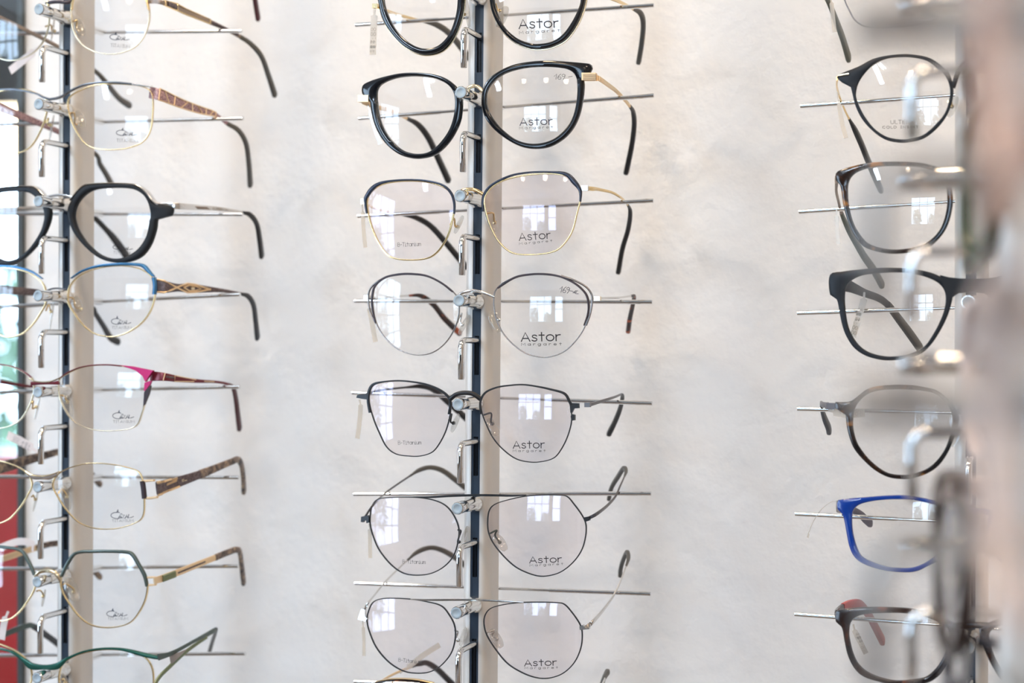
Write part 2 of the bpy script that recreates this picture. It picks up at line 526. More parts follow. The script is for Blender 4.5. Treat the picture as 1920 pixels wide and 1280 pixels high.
# ------------------------------------------------------------------ lettering drawn with strokes
def arc(cx, cy, rx, ry, a0, a1, n=12):
    return [(cx + rx * math.cos(math.radians(a0 + (a1 - a0) * k / n)), cy + ry * math.sin(math.radians(a0 + (a1 - a0) * k / n))) for k in range(n + 1)]
GL = {
 'A': (.86, [[(0, 0), (.43, 1), (.86, 0)], [(.15, .32), (.71, .32)]]),
 's': (.52, [[(.48, .60), (.36, .68), (.2, .69), (.07, .62), (.05, .5), (.14, .40), (.38, .33), (.49, .24), (.49, .11), (.38, .01), (.2, -.01), (.02, .09)]]),
 't': (.5, [[(.25, 0), (.25, .98)], [(0, .67), (.5, .67)]]),
 'o': (.74, [arc(.37, .35, .37, .35, 0, 360, 24)]),
 'r': (.42, [[(0, 0), (0, .69)], [(0, .38), (.06, .55), (.18, .66), (.42, .69)]]),
 'M': (.9, [[(0, 0), (0, 1), (.45, .32), (.9, 1), (.9, 0)]]),
 'a': (.66, [arc(.31, .34, .31, .34, 0, 360, 20), [(.64, .69), (.64, 0)]]),
 'g': (.66, [arc(.31, .34, .31, .34, 0, 360, 20), [(.64, .69), (.64, -.08), (.54, -.26), (.32, -.32), (.08, -.26)]]),
 'e': (.66, [[(.02, .36), (.64, .36)] + arc(.33, .34, .31, .34, 5, 320, 18)]),
 'B': (.55, [[(0, 0), (0, 1), (.3, 1), (.46, .9), (.46, .64), (.3, .54), (0, .54)], [(.3, .54), (.52, .42), (.52, .12), (.32, 0), (0, 0)]]),
 '-': (.45, [[(.03, .45), (.42, .45)]]),
 'T': (.6, [[(0, 1), (.6, 1)], [(.3, 1), (.3, 0)]]),
 'i': (.3, [[(0, .66), (.15, .66), (.15, 0)], [(0, 0), (.3, 0)], [(.15, .86), (.15, .95)]]),
 'n': (.5, [[(0, 0), (0, .68)], [(0, .45), (.14, .64), (.3, .68), (.46, .6), (.5, .4), (.5, 0)]]),
 'u': (.5, [[(0, .68), (0, .2), (.1, .03), (.26, 0), (.42, .1), (.5, .25)], [(.5, .68), (.5, 0)]]),
 'm': (.6, [[(0, 0), (0, .68)], [(0, .5), (.12, .67), (.24, .67), (.3, .5), (.3, 0)], [(.3, .5), (.42, .67), (.54, .67), (.6, .5), (.6, 0)]]),
 'I': (.2, [[(.1, 0), (.1, 1)], [(0, 0), (.2, 0)], [(0, 1), (.2, 1)]]),
 'N': (.72, [[(0, 0), (0, 1), (.72, 0), (.72, 1)]]),
 'U': (.68, [[(0, 1), (0, .3), (.1, .08), (.34, 0), (.58, .08), (.68, .3), (.68, 1)]]),
 'L': (.5, [[(0, 1), (0, 0), (.5, 0)]]),
 'E': (.5, [[(.5, 1), (0, 1), (0, 0), (.5, 0)], [(0, .52), (.42, .52)]]),
 'C': (.75, [arc(.4, .5, .4, .5, 45, 315, 18)]),
 'O': (.85, [arc(.42, .5, .42, .5, 0, 360, 24)]),
 'D': (.7, [[(0, 0), (0, 1), (.35, 1), (.6, .85), (.7, .5), (.6, .15), (.35, 0), (0, 0)]]),
 'S': (.55, [[(.52, .86), (.38, .98), (.18, .98), (.04, .86), (.04, .66), (.16, .55), (.4, .46), (.54, .33), (.54, .14), (.4, .01), (.16, .01), (0, .14)]]),
 'R': (.58, [[(0, 0), (0, 1), (.34, 1), (.54, .88), (.54, .64), (.34, .5), (0, .5)], [(.3, .5), (.58, 0)]]),
 '1': (.4, [[(0, .55), (.3, 1), (.22, 0)]]),
 '6': (.5, [[(.42, 1), (.12, .6), (.02, .25), (.16, 0), (.4, .05), (.48, .28), (.34, .48), (.1, .38)]]),
 '9': (.5, [[(.44, .85), (.24, 1), (.04, .8), (.1, .55), (.32, .55), (.46, .85), (.4, .4), (.22, 0)]]),
 '8': (.5, [[(.25, .52), (.06, .7), (.1, .94), (.28, 1), (.44, .9), (.44, .68), (.06, .34), (.04, .1), (.24, 0), (.46, .1), (.46, .34), (.25, .52)]]),
 '0': (.5, [arc(.25, .5, .25, .5, 0, 360, 16)]),
 ',': (.25, [[(.15, .08), (.03, -.2)]]),
 'q': (.5, [[(.05, .1), (.3, .05), (.15, -.25)], [(.35, .45), (.85, .62)]]),
 'E~': (.7, [[(.65, .55), (.35, .6), (.2, .35), (.35, .05), (.7, .02)], [(.05, .4), (.5, .42)], [(.02, .25), (.45, .25)]]),
 ' ': (.5, []),
}
def layout(chars, track):
    x, out = 0, []
    for c in chars:
        w, st = GL[c]
        out += [[(x + a, b) for a, b in s] for s in st]
        x += w + track
    return out, x - track
# handwritten signature logo: big looping C and small slanted capitals
SIGN = ([[(.36, .72), (.40, .90), (.43, 1.08), (.44, .76)], [(x * 1.06, y) for x, y in arc(.34, .38, .34, .36, 62, 318, 18)],
         [(.44, .02), (.57, .46), (.63, .06)], [(.47, .20), (.62, .20)],
         [(.66, .44), (.82, .44), (.67, .06), (.82, .07)], [(.85, .05), (.95, .47), (1.0, .06)], [(.87, .20), (.99, .20)],
         [(1.06, .48), (1.03, .08), (1.18, .12), (1.34, .24)], [(.58, .54), (.60, .56)], [(.64, .56), (.66, .58)]], 1.34)

# ------------------------------------------------------------------ spectacles
class Eyewear:
    def __init__(s, crop, col, b, label, group, yf=None, wrap=0.30):
        s.ox, s.oy, s.sc = crop
        s.R = RAILS[col]
        s.col = col
        s.wrap = wrap
        px, py = s.px(*b)
        if yf is None:
            x = s.R.x0
            for _ in range(4):
                d = ray(px, py)
                t = (x - CAM[0]) / d[0]
                y = CAM[1] + t * d[1]
                x = s.R.x(CAM[2] + t * d[2])
            yf = min(max(y, YR - PEG + 0.004), YR - 0.004)
        s.yf = yf
        p = at(px, py, yf)
        s.xc = s.R.x(p[2])
        s.zc = p[2]
        s.root = empty('eyeglasses', (s.xc, yf, p[2]), label, 'eyeglasses', group)
        s.front = MB()
        s.lens = {}
    def px(s, x, y):
        return s.ox + x / s.sc, s.oy + y / s.sc
    def sy(s, x):
        return s.yf + (x - s.xc) ** 2 / (2 * s.wrap)
    def p(s, x, y, off=0.0):
        """crop pixel to the curved front face of the frame, off metres behind it"""
        q = s.px(x, y)
        d = ray(*q)
        yy = s.yf
        for _ in range(6):
            P = CAM + d * ((yy - CAM[1]) / d[1])
            yy = s.sy(P[0]) + off
        return P
    def pts(s, L, off=0.0):
        return np.array([s.p(a, b, off) for a, b in L])
    def mir(s, A):
        A = np.array(A, float)
        A[..., 0] = 2 * s.xc - A[..., 0]
        return A
    # -- rims
    def polar(s, inner, outer, N):
        I = cat_closed([q[:2] for q in inner], 14)
        c = (I.max(0) + I.min(0)) / 2
        th = np.linspace(-PI, PI, N, endpoint=False)
        def rad(Q):
            d = Q - c
            a = np.arctan2(d[:, 1], d[:, 0]); r = np.hypot(d[:, 0], d[:, 1])
            k = np.argsort(a)
            return np.interp(th, a[k], r[k], period=2 * PI)
        ri = rad(I)
        if isinstance(outer, (int, float)):
            ro = ri + outer
        else:
            O = cat_closed(outer, 14) if not isinstance(outer, tuple) else np.array(outer, float)
            ro = np.maximum(rad(O), ri + 2)
        u = np.stack([np.cos(th), np.sin(th)], 1)
        return c + u * ri[:, None], c + u * ro[:, None]
    def eye(s, side, inner, outer, T=0.0016, N=150, rim=True, lens='lens_clear', base=0.0, p=0.62):
        if inner is None:
            o = s.lens['R' if side == 'L' else 'L']
            I, O, rim, lens, T, base, p = s.mir(o['I']), s.mir(o['O']), o['rim'], o['lens'], o['T'], o['base'], o['p']
        else:
            i, o = s.polar(inner, outer, N)
            I, O = s.pts(i), s.pts(o)
        s.lens[side] = dict(I=I, O=O, rim=rim, lens=lens, T=T, base=base, p=p)
        if rim:
            loft(s.front, ring_secs(I, O, T, p, base), True)
        # the demo lens: two bulged faces and an edge
        c = I.mean(0)
        E = c + (I - c) * (1.012 if rim else 1.0)
        s.lens[side]['c'] = c
        Rl = 0.17
        rmax = 0.026
        V, Fc = [], []
        NR = 9
        n = len(E)
        for back in (0, 1):
            for k in range(NR):
                f = 1 - k / NR
                for e in E:
                    x, z = c[0] + (e[0] - c[0]) * f, c[2] + (e[2] - c[2]) * f
                    V.append((x, s.lens_y(side, x, z) + back * 0.0015, z))
            V.append((c[0], s.lens_y(side, c[0], c[2]) + back * 0.0015, c[2]))
        blk = NR * n + 1
        for back in (0, 1):
            o = back * blk
            for k in range(NR - 1):
                for j in range(n):
                    Fc.append((o + k * n + j, o + k * n + (j + 1) % n, o + (k + 1) * n + (j + 1) % n, o + (k + 1) * n + j))
            for j in range(n):
                Fc.append((o + (NR - 1) * n + j, o + (NR - 1) * n + (j + 1) % n, o + NR * n))
        for j in range(n):
            Fc.append((j, (j + 1) % n, blk + (j + 1) % n, blk + j))
        mb = MB(); mb.add(V, Fc)
        s.lens[side]['ob'] = link_mesh('lens', mb, lens, s.root, angle=50)
    def lens_y(s, side, x, z):
        c = s.lens[side]['c']
        r2 = (x - c[0]) ** 2 + (z - c[2]) ** 2
        return s.sy(x) + s.lens[side]['base'] - 0.0008 - (0.026 ** 2 - r2) / (2 * 0.17) + 0.0012
    # -- flat strips and plates lying on the front
    def band(s, pts, T=0.0016, mat=None, name='brow_trim', off=0.0, mirror=False, both=False, sub=8, tt=None):
        """pts: (x, y, width) along a strip, in crop pixels"""
        P = cat_open([q[:3] for q in pts], sub)
        I, O = [], []
        for i in range(len(P)):
            t = P[min(i + 1, len(P) - 1), :2] - P[max(i - 1, 0), :2]
            t = t / (np.hypot(*t) + 1e-9)
            nrm = np.array([-t[1], t[0]]) * P[i, 2] / 2
            I.append(s.p(*(P[i, :2] - nrm))); O.append(s.p(*(P[i, :2] + nrm)))
        secs = ring_secs(np.array(I), np.array(O), T, 0.62, off)
        mb = loft(MB(), secs)
        res = []
        for m in ([mb, mb.mirrored(s.xc)] if both else [mb.mirrored(s.xc)] if mirror else [mb]):
            if mat is None:
                s.front.add(m.v, m.f)
            else:
                res.append(link_mesh(name, m, mat, s.root))
        return res
    def plate(s, poly, T=0.003, mat=None, name='end_piece', off=0.0, both=False):
        W = s.pts(poly)
        n = len(W)
        V = [(a[0], a[1] - T / 2 + off, a[2]) for a in W] + [(a[0], a[1] + T / 2 + off, a[2]) for a in W]
        Fc = [tuple(range(n)), tuple(range(2 * n - 1, n - 1, -1))] + [(i, (i + 1) % n, n + (i + 1) % n, n + i) for i in range(n)]
        mb = MB().add(V, Fc)
        for m in ([mb, mb.mirrored(s.xc)] if both else [mb]):
            if mat is None:
                s.front.add(m.v, m.f)
            else:
                link_mesh(name, m, mat, s.root, angle=30)
    def wire(s, pts, r, mat=None, name='bridge', off=0.0, sub=8, both=False):
        """pts: (x, y, metres behind the front)"""
        W = [s.p(a, b, c + off) for a, b, c in pts]
        mb = tube(MB(), W, r, 10, sub)
        for m in ([mb, mb.mirrored(s.xc)] if both else [mb]):
            if mat is None:
                s.front.add(m.v, m.f)
            else:
                link_mesh(name, m, mat, s.root)
    # -- arms
    def temple(s, pts, tip, mat, tipmat='black_tip', inlay=(), label=None, sub=7, start=None, mirror=False):
        """pts: (x, y, mm in front of the wall | None = at the hinge, height mm, thickness mm); tip = index where the end sleeve starts"""
        W, H, D = [], [], []
        for q in pts:
            x, y, mm, h, w = q
            if x is None:
                W.append(s.p(*y) if mm is None else y)
            elif mm is None:
                W.append(s.p(x, y, 0.0025))
            else:
                W.append(at(*s.px(x, y), -mm / 1000))
            H.append(h / 1000); D.append(w / 1000)
        if start is not None:
            W[0] = start
        if mirror:
            W = [s.mir(a) for a in W]
        A = cat_open(np.column_stack([np.array(W), H, D]), sub)
        A = s.rest(A)
        k = tip * sub
        fr = sweep_frames(A[:, :3], A[:, 3], A[:, 4])
        t = link_mesh('temple', sweep(MB(), fr[:k + 1]), mat, s.root)
        if k < len(fr) - 1:
            f2 = [(c, a, b, h * 1.12, w * 1.25) for c, a, b, h, w in fr[k:]]
            c, a, b, h, w = f2[-1]
            d = f2[-1][0] - f2[-2][0]
            d = d / np.linalg.norm(d)
            f2 += [(c + d * h * 0.5, a, b, h * 0.85, w * 0.85), (c + d * h * 0.8, a, b, h * 0.45, w * 0.5)]
            link_mesh('temple_tip', sweep(MB(), f2), tipmat, t)
        for (nm, m, r, lines) in inlay:
            mb = MB()
            for ln in lines:
                q = []
                for (u, v) in ln:
                    g = u * k
                    i = min(int(g), k - 1); f = g - i
                    c = fr[i][0] * (1 - f) + fr[i + 1][0] * f
                    S, U = fr[i][1], fr[i][2]
                    h = fr[i][3] * (1 - f) + fr[i + 1][3] * f; w = fr[i][4] * (1 - f) + fr[i + 1][4] * f
                    q.append(c + U * v * h + S * w * (1 if W[0][0] > s.xc else -1))
                tube(mb, q, r / 1000, 8, 1)
            link_mesh(nm, mb, m, t)
        s.hinge = W[0]
        if not mirror:
            s.last = pts
        return t
    def rest(s, A):
        """where the arm crosses a rod, let it lie on the rod"""
        for i in range(len(A) - 1):
            if (A[i, 1] - YROD) * (A[i + 1, 1] - YROD) <= 0 and A[i, 1] != A[i + 1, 1]:
                f = (YROD - A[i, 1]) / (A[i + 1, 1] - A[i, 1])
                c = A[i] + (A[i + 1] - A[i]) * f
                sl = (A[i + 1, 2] - A[i, 2]) / (abs(A[i + 1, 1] - A[i, 1]) + 1e-9)
                for P, Q in BARS[s.col]:
                    t = (c[0] - P[0]) / (Q[0] - P[0])
                    if not -0.02 < t < 1.02:
                        continue
                    z = P[2] + (Q[2] - P[2]) * t
                    need = z + 0.0019 * math.hypot(1, sl) + c[3] * 0.56 * math.hypot(1, sl) * 1.0 - c[2]
                    if abs(c[2] - z) < 0.0075 and need > 0:
                        w = np.exp(-((A[:, 1] - YROD) / 0.022) ** 2)
                        A = A.copy()
                        A[:, 2] += need * w
                return A
        return A
    def hinge_block(s, x, y, w, h, mat, T=0.0035, off=0.002):
        s.plate([(x - w / 2, y - h / 2), (x + w / 2, y - h / 2), (x + w / 2, y + h / 2), (x - w / 2, y + h / 2)], T, mat, 'hinge', off)
    # -- nose pads
    def pad(s, x, y, tilt, arm, mat, hgt=0.0062, wid=0.0032, off=0.007):
        """an oval clear pad on a bent wire arm; tilt in degrees about the viewing depth"""
        c = s.p(x, y, off)
        mb = MB()
        secs = []
        ct, st = math.cos(math.radians(tilt)), math.sin(math.radians(tilt))
        side = 1 if c[0] > s.xc else -1
        for k in range(1, 10):
            a = PI * k / 10
            r, q = math.sin(a) ** 0.8, -math.cos(a)
            ring = []
            for j in range(16):
                b = 2 * PI * j / 16
                u, v, w = r * math.cos(b) * wid, r * math.sin(b) * 0.0011, q * hgt
                X, Z = u * 0.75 + v * 0.6, w
                Y = u * 0.65 * side - v * 0.8
                ring.append((c[0] + X * ct - Z * st, c[1] + Y, c[2] + X * st + Z * ct))
            secs.append(ring)
        loft(mb, secs)
        p = link_mesh('nose_pad', mb, 'pad_clear', s.root)
        if arm:
            W = [s.p(a, b, o) for a, b, o in arm]
            mb = tube(MB(), W, 0.00055, 8, 6)
            e = W[-1]
            lathe_y(mb, [(0.0002, e[1] - 0.0008), (0.0011, e[1] - 0.0004), (0.0011, e[1] + 0.0008), (0.0003, e[1] + 0.001)], e[0], e[2], 10)
            link_mesh('pad_arm', mb, mat, p)
    # -- ink on the lens
    def ink(s, side, strokes, width, x0, y0, x1, y1, cap, sw, mat='ink_dark', name='lens_print'):
        """strokes in letter units; baseline from (x0, y0) to (x1, y1) and capital height cap, crop pixels"""
        b0, b1 = np.array([x0, y0], float), np.array([x1, y1], float)
        ex = (b1 - b0) / width
        n = np.array([ex[1], -ex[0]]); n = n / np.hypot(*n) * cap
        if n[1] > 0: n = -n
        mb = MB()
        for st in strokes:
            Q = np.array([b0 + ex * a + n * b for a, b in st])
            V = []
            for i in range(len(Q)):
                t = Q[min(i + 1, len(Q) - 1)] - Q[max(i - 1, 0)]
                t = t / (np.hypot(*t) + 1e-9)
                m = np.array([-t[1], t[0]]) * sw / 2
                e = t * sw / 2 * ((i == len(Q) - 1) - (i == 0))
                for sg in (-1, 1):
                    w = s.p(*(Q[i] + m * sg + e))
                    V.append((w[0], s.lens_y(side, w[0], w[2]) - 0.00012, w[2]))
            mb.add(V, [(2 * i, 2 * i + 1, 2 * i + 3, 2 * i + 2) for i in range(len(Q) - 1)])
        return link_mesh(name, mb, mat, s.lens[side]['ob'], smooth=False)
    def text(s, side, chars, x0, y0, x1, y1, cap, sw, track=0.25, mat='ink_dark'):
        st, w = layout(chars, track)
        return s.ink(side, st, w, x0, y0, x1, y1, cap, sw, mat)
    def done(s, mat):
        o = link_mesh('front_frame', s.front, mat, s.root)
        return s

def price_tag(e, pts, w, label, mat='tag_film', marks=None, off=0.006, mm=None):
    """a thin film strip hanging from a hinge; pts in crop pixels, w in millimetres"""
    W = np.array([e.p(a, b, off) if mm is None else at(*e.px(a, b), -mm / 1000) for a, b in pts])
    P = cat_open(W, 6)
    mb = MB()
    secs = []
    for i in range(len(P)):
        t = P[min(i + 1, len(P) - 1)] - P[max(i - 1, 0)]
        t /= np.linalg.norm(t)
        a = np.cross(t, (0, 1, 0)); a /= np.linalg.norm(a)
        ww = w / 2000 * (0.35 if i < len(P) * 0.22 else 1.0)
        b = np.cross(a, t)
        secs.append([tuple(P[i] + a * ww * sa + b * 0.00015 * sb) for sa, sb in ((-1, -1), (1, -1), (1, 1), (-1, 1))])
    loft(mb, secs)
    o = link_mesh('price_tag', mb, mat, None, loc=W[0], angle=30)
    tag(o, label, 'price tag', 'price tags')
    if marks:
        txt, u0, u1 = marks
        st, wd = layout(txt, 0.22)
        mb = MB()
        A, B = P[0] + (P[-1] - P[0]) * u0, P[0] + (P[-1] - P[0]) * u1
        ex = (B - A) / wd
        a = np.cross(ex / np.linalg.norm(ex), (0, 1, 0)); a /= np.linalg.norm(a)
        for k, (lo, hi) in enumerate(((-0.75, -0.05), (0.15, 0.75))):
            for sgm in st:
                for q0, q1 in zip(sgm[:-1], sgm[1:]):
                    c0 = A + ex * q0[0] + a * (w / 2000) * (lo + (hi - lo) * q0[1]) + np.array([0, -0.0003, 0])
                    c1 = A + ex * q1[0] + a * (w / 2000) * (lo + (hi - lo) * q1[1]) + np.array([0, -0.0003, 0])
                    d = np.cross(c1 - c0, (0, 1, 0)); d = d / (np.linalg.norm(d) + 1e-9) * 0.00009
                    mb.add([c0 - d, c0 + d, c1 + d, c1 - d], [(0, 1, 2, 3)])
        link_mesh('tag_print', mb, 'ink_grey', o, smooth=False)
    return o

# ------------------------------------------------------------------ the shop
def box_obj(name, lo, hi, mat, kind='structure', **kw):
    c = ((lo[0] + hi[0]) / 2, (lo[1] + hi[1]) / 2, lo[2])
    o = link_mesh(name, MB().box(lo, hi), mat, None, loc=c, smooth=False)
    return tag(o, kind=kind, **kw)
ZF, ZC = -1.35, 1.2
XD = at(47.5, 640, 0.0)[0]                       # left end of the plastered wall
box_obj('floor', (-4.2, YF - 0.1, ZF - 0.1), (1.6, 3.2, ZF), 'floor_wood')
box_obj('ceiling', (-4.2, YF - 0.1, ZC), (1.6, 3.2, ZC + 0.1), 'ceiling_paint')
box_obj('wall_back', (XD, 0.0, ZF), (1.5, 0.11, ZC), 'wall_plaster')
box_obj('wall_back_left', (-3.4, 0.0, ZF), (XD - 1.05, 0.11, ZC), 'wall_plaster')
box_obj('trim_1', (XD - 0.0045, -0.004, ZF), (XD, 0.11, ZC), 'dark_trim')
box_obj('wall_right', (1.5, YF, ZF), (1.6, 0.11, ZC), 'room_paint')
def wall_with_holes(name, mat, boxes):
    mb = MB()
    for lo, hi in boxes:
        mb.box(lo, hi)
    tag(link_mesh(name, mb, mat, smooth=False), kind='structure')
wall_with_holes('wall_left', 'room_paint', [((-3.5, YF, ZF), (-3.4, -3.2, ZC)), ((-3.5, -1.2, ZF), (-3.4, 3.1, ZC)), ((-3.5, -3.2, ZF), (-3.4, -1.2, -0.9)), ((-3.5, -3.2, 1.0), (-3.4, -1.2, ZC))])
wall_with_holes('wall_front', 'dark_paint', [((-3.5, YF, ZF), (-0.95, YF + 0.15, ZC)), ((0.6, YF, ZF), (0.8, YF + 0.15, ZC)), ((1.35, YF, ZF), (1.6, YF + 0.15, ZC)),
    ((-0.95, YF, 0.95), (0.6, YF + 0.15, ZC)), ((0.8, YF, 0.95), (1.35, YF + 0.15, ZC)), ((-0.95, YF, ZF), (0.6, YF + 0.15, -0.25)), ((0.8, YF, ZF), (1.35, YF + 0.15, -0.25))])
def window_frame(name, lo, hi, xs, zs, w, axis):
    mb = MB()
    for x in xs:
        q = (lo[1 - axis] if False else x)
        a = [0, 0, lo[2]]; b = [0, 0, hi[2]]
        a[axis], b[axis] = x - w / 2, x + w / 2
        a[1 - axis], b[1 - axis] = lo[1 - axis], hi[1 - axis]
        mb.box(a, b)
    for z in zs:
        a = [0, 0, z - w / 2]; b = [0, 0, z + w / 2]
        a[axis], b[axis] = lo[axis], hi[axis]
        a[1 - axis], b[1 - axis] = lo[1 - axis] + 0.005, hi[1 - axis] - 0.005
        mb.box(a, b)
    tag(link_mesh(name, mb, 'dark_trim', smooth=False), kind='structure')
window_frame('window_1', (-0.95, YF + 0.02, -0.25), (0.6, YF + 0.06, 0.95), (-0.93, -0.4, 0.1, 0.58), (-0.23, 0.55, 0.93), 0.04, 0)
window_frame('window_3', (0.8, YF + 0.02, -0.25), (1.35, YF + 0.06, 0.95), (0.82, 1.33), (-0.23, 0.35, 0.93), 0.04, 0)
window_frame('window_4', (-3.46, -3.2, -0.9), (-3.42, -1.2, 1.0), (-3.18, -2.7, -2.2, -1.7, -1.22), (-0.88, -0.4, 0.05, 0.5, 0.98), 0.045, 1)
fx = empty('tube_lamp', (-1.15, -1.9, ZC), 'long white fluorescent fitting under the shop ceiling', 'ceiling lamp')
link_mesh('housing', MB().box((-1.23, -2.6, ZC - 0.05), (-1.07, -1.2, ZC)), 'lamp_metal', fx, smooth=False)
for xx in (-1.19, -1.11):
    link_mesh('lamp_tube', tube(MB(), [(xx, -2.55, ZC - 0.065), (xx, -1.25, ZC - 0.065)], 0.013, 12, 1), 'tube_glow', fx)
for i, (x, y) in enumerate(SPOTS):
    mb = MB()
    n = 20
    secs = [[(x + r * math.cos(2 * PI * k / n), y + r * math.sin(2 * PI * k / n), z) for k in range(n)] for r, z in ((0.085, ZC - 0.001), (0.085, ZC - 0.012), (0.074, ZC - 0.014), (0.072, ZC - 0.004))]
    loft(mb, secs)
    o = link_mesh('ceiling_lamp', mb, 'lamp_metal', None, loc=(x, y, ZC))
    tag(o, 'round recessed spotlight in the shop ceiling', 'ceiling lamp', 'ceiling spotlights')
    mb = MB()
    loft(mb, [[(x + r * math.cos(2 * PI * k / n), y + r * math.sin(2 * PI * k / n), z) for k in range(n)] for r, z in ((0.068, ZC - 0.0142), (0.068, ZC - 0.0155))])
    link_mesh('lamp_lens', mb, 'lamp_glow', o)
# room beyond the opening at the left: a window onto green, a lamp and a red armchair
box_obj('wall_far', (-3.4, 2.9, ZF), (-0.25, 3.0, -0.32), 'wall_plaster')
box_obj('wall_far_top', (-3.4, 2.86, 0.56), (-0.25, 3.0, ZC), 'dark_panel')
box_obj('wall_side', (-0.25, 0.11, ZF), (-0.15, 3.0, ZC), 'wall_plaster')
mb = MB()
for x in (-3.4, -2.62, -1.6, -0.9, -0.29):
    mb.box((x, 2.92, -0.32), (x + 0.04, 2.96, 0.56))
mb.box((-3.36, 2.925, 0.2), (-0.29, 2.955, 0.235))
tag(link_mesh('window_2', mb, 'dark_trim', smooth=False), kind='structure')

def bush(name, c, r, label, n=420):
    root = empty(name, (c[0], c[1], c[2] - r[2]), label, 'shrub', 'shrubs outside the far window')
    mb = MB()
    rnd = random.Random(int(c[0] * 100))
    for _ in range(n):
        u = np.array([rnd.gauss(0, 1) for _ in range(3)]); u /= np.linalg.norm(u)
        p = np.array(c) + u * np.array(r) * rnd.uniform(0.55, 1.0)
        a = np.array([rnd.gauss(0, 1) for _ in range(3)]); a /= np.linalg.norm(a)
        b = np.cross(a, u); b /= np.linalg.norm(b)
        L = rnd.uniform(0.05, 0.09)
        mb.add([p - a * L, p + b * L * .4, p + a * L, p - b * L * .4], [(0, 1, 2, 3)])
    link_mesh('foliage', mb, 'leaf', root, smooth=False)
    mb = MB()
    tube(mb, [(c[0], c[1], ZF), (c[0], c[1], c[2])], [0.03, 0.015], 8, 1)
    link_mesh('stem', mb, 'bark', root)
bush('garden_shrub', (-2.95, 3.9, -0.12), (0.5, 0.35, 0.42), 'green shrub outside the far window at the left edge')
bush('street_shrub', (-0.75, YF - 1.3, 0.05), (0.42, 0.3, 0.5), 'dense shrub outside the shop window behind the viewer', 500)
bush('street_shrub', (0.45, YF - 1.5, -0.15), (0.4, 0.3, 0.45), 'rounded shrub outside the glazed shop front behind the viewer', 500)
bush('street_shrub', (-4.3, -2.55, -0.2), (0.35, 0.45, 0.6), 'tall unseen shrub added outside the side window to break up its glare', 420)  # added, unseen: breaks up the bright side window mirrored in the lenses
bush('street_shrub', (-4.5, -1.5, -0.3), (0.35, 0.35, 0.5), 'low unseen shrub added outside the side window to cut its glare, nearer the spectacle wall', 420)  # second added shrub, also there to dim the side window's reflection
bush('garden_shrub', (-1.95, 4.0, -0.35), (0.40, 0.3, 0.32), 'lower green shrub beside the first outside the far window')
ch = empty('armchair', (-1.95, 2.2, ZF), 'red upholstered armchair glimpsed past the left rail', 'armchair')
def rbox(lo, hi, r=0.05):
    bm = bmesh.new()
    bmesh.ops.create_cube(bm, size=1)
    for v in bm.verts:
        v.co = [lo[k] + (hi[k] - lo[k]) * (v.co[k] + 0.5) for k in range(3)]
    bmesh.ops.bevel(bm, geom=bm.edges[:], offset=r, segments=4, affect='EDGES', profile=0.5)
    mb = MB(); mb.add([v.co[:] for v in bm.verts], [[v.index for v in f.verts] for f in bm.faces])
    bm.free()
    return mb
link_mesh('seat', rbox((-2.3, 1.95, -1.05), (-1.6, 2.6, -0.88)), 'red_fabric', ch)
link_mesh('backrest', rbox((-2.3, 2.5, -1.05), (-1.6, 2.66, -0.30)), 'red_fabric', ch)
for x in (-2.42, -1.6):
    link_mesh('armrest', rbox((x, 1.95, -1.2), (x + 0.12, 2.62, -0.68)), 'red_fabric', ch)
for x in (-2.35, -1.58):
    for y in (2.0, 2.55):
        mb = MB(); tube(mb, [(x, y, ZF), (x, y, -1.04)], [0.014, 0.022], 10, 1)
        link_mesh('leg', mb, 'bark', ch)
lp = empty('pendant_lamp', (-2.05, 2.35, ZC), 'glowing drum pendant lamp seen past the left rail', 'lamp')
mb = MB(); n = 24
loft(mb, [[(-2.05 + r * math.cos(2 * PI * k / n), 2.35 + r * math.sin(2 * PI * k / n), z) for k in range(n)] for r, z in ((0.13, 0.46), (0.14, 0.475), (0.14, 0.545), (0.13, 0.56))])
link_mesh('lamp_shade', mb, 'pendant_glow', lp)
mb = MB(); tube(mb, [(-2.05, 2.35, 0.555), (-2.05, 2.35, ZC)], 0.004, 8, 1)
link_mesh('cord', mb, 'dark_trim', lp)

# ------------------------------------------------------------------ the three rails on the wall
PX_L = [(73, -163), (73, 17), (72.5, 195), (73, 377), (74, 554), (73, 735), (74, 913), (75, 1091), (73, 1271)]
PX_C = [(864, -23), (864, 173), (863, 367), (862, 563), (861, 758), (860, 953), (861, 1149)]
PX_R = [(1821, -82), (1821, 134), (1821, 350), (1821, 566), (1821, 782), (1821, 998), (1821, 1214)]
E_, F_, G_, H_ = (0, 0, 3.2), (0, 320, 3.2), (0, 600, 3.2), (0, 880, 3.2)
A_, B_, C_, D_ = (640, 0, 2.998), (640, 300, 2.998), (640, 490, 2.998), (640, 853, 2.998)
R1_, R2_, R3_, R4_, R5_ = (1440, 0, 4), (1440, 280, 4), (1440, 480, 4), (1440, 700, 4), (1440, 960, 4)
rail_left = build_rail('L', 'silver rail of chrome pegs at the left edge of the wall', PX_L,
    [((176, 61), (453, 58)), ((176, 229), (456, 222)), ((176, 401), (455, 402)), ((176, 566), (450, 552)), ((176, 731), (449, 725)), ((176, 894), (448, 895)), ((176, 1064), (447, 1061)), ((176, 1227), (460, 1225))])
rail_mid = build_rail('C', 'silver rail of chrome pegs in the middle of the wall', PX_C,
    [((667, 47), (1226, 10)), ((673, 222), (1226, 179)), ((671, 405), (1225, 376)), ((665, 564), (1223, 566)), ((661, 736), (1223, 756)), ((664, 926), (1221, 925)), ((666, 1093), (1220, 1113)), ((665, 1277), (1219, 1300))])
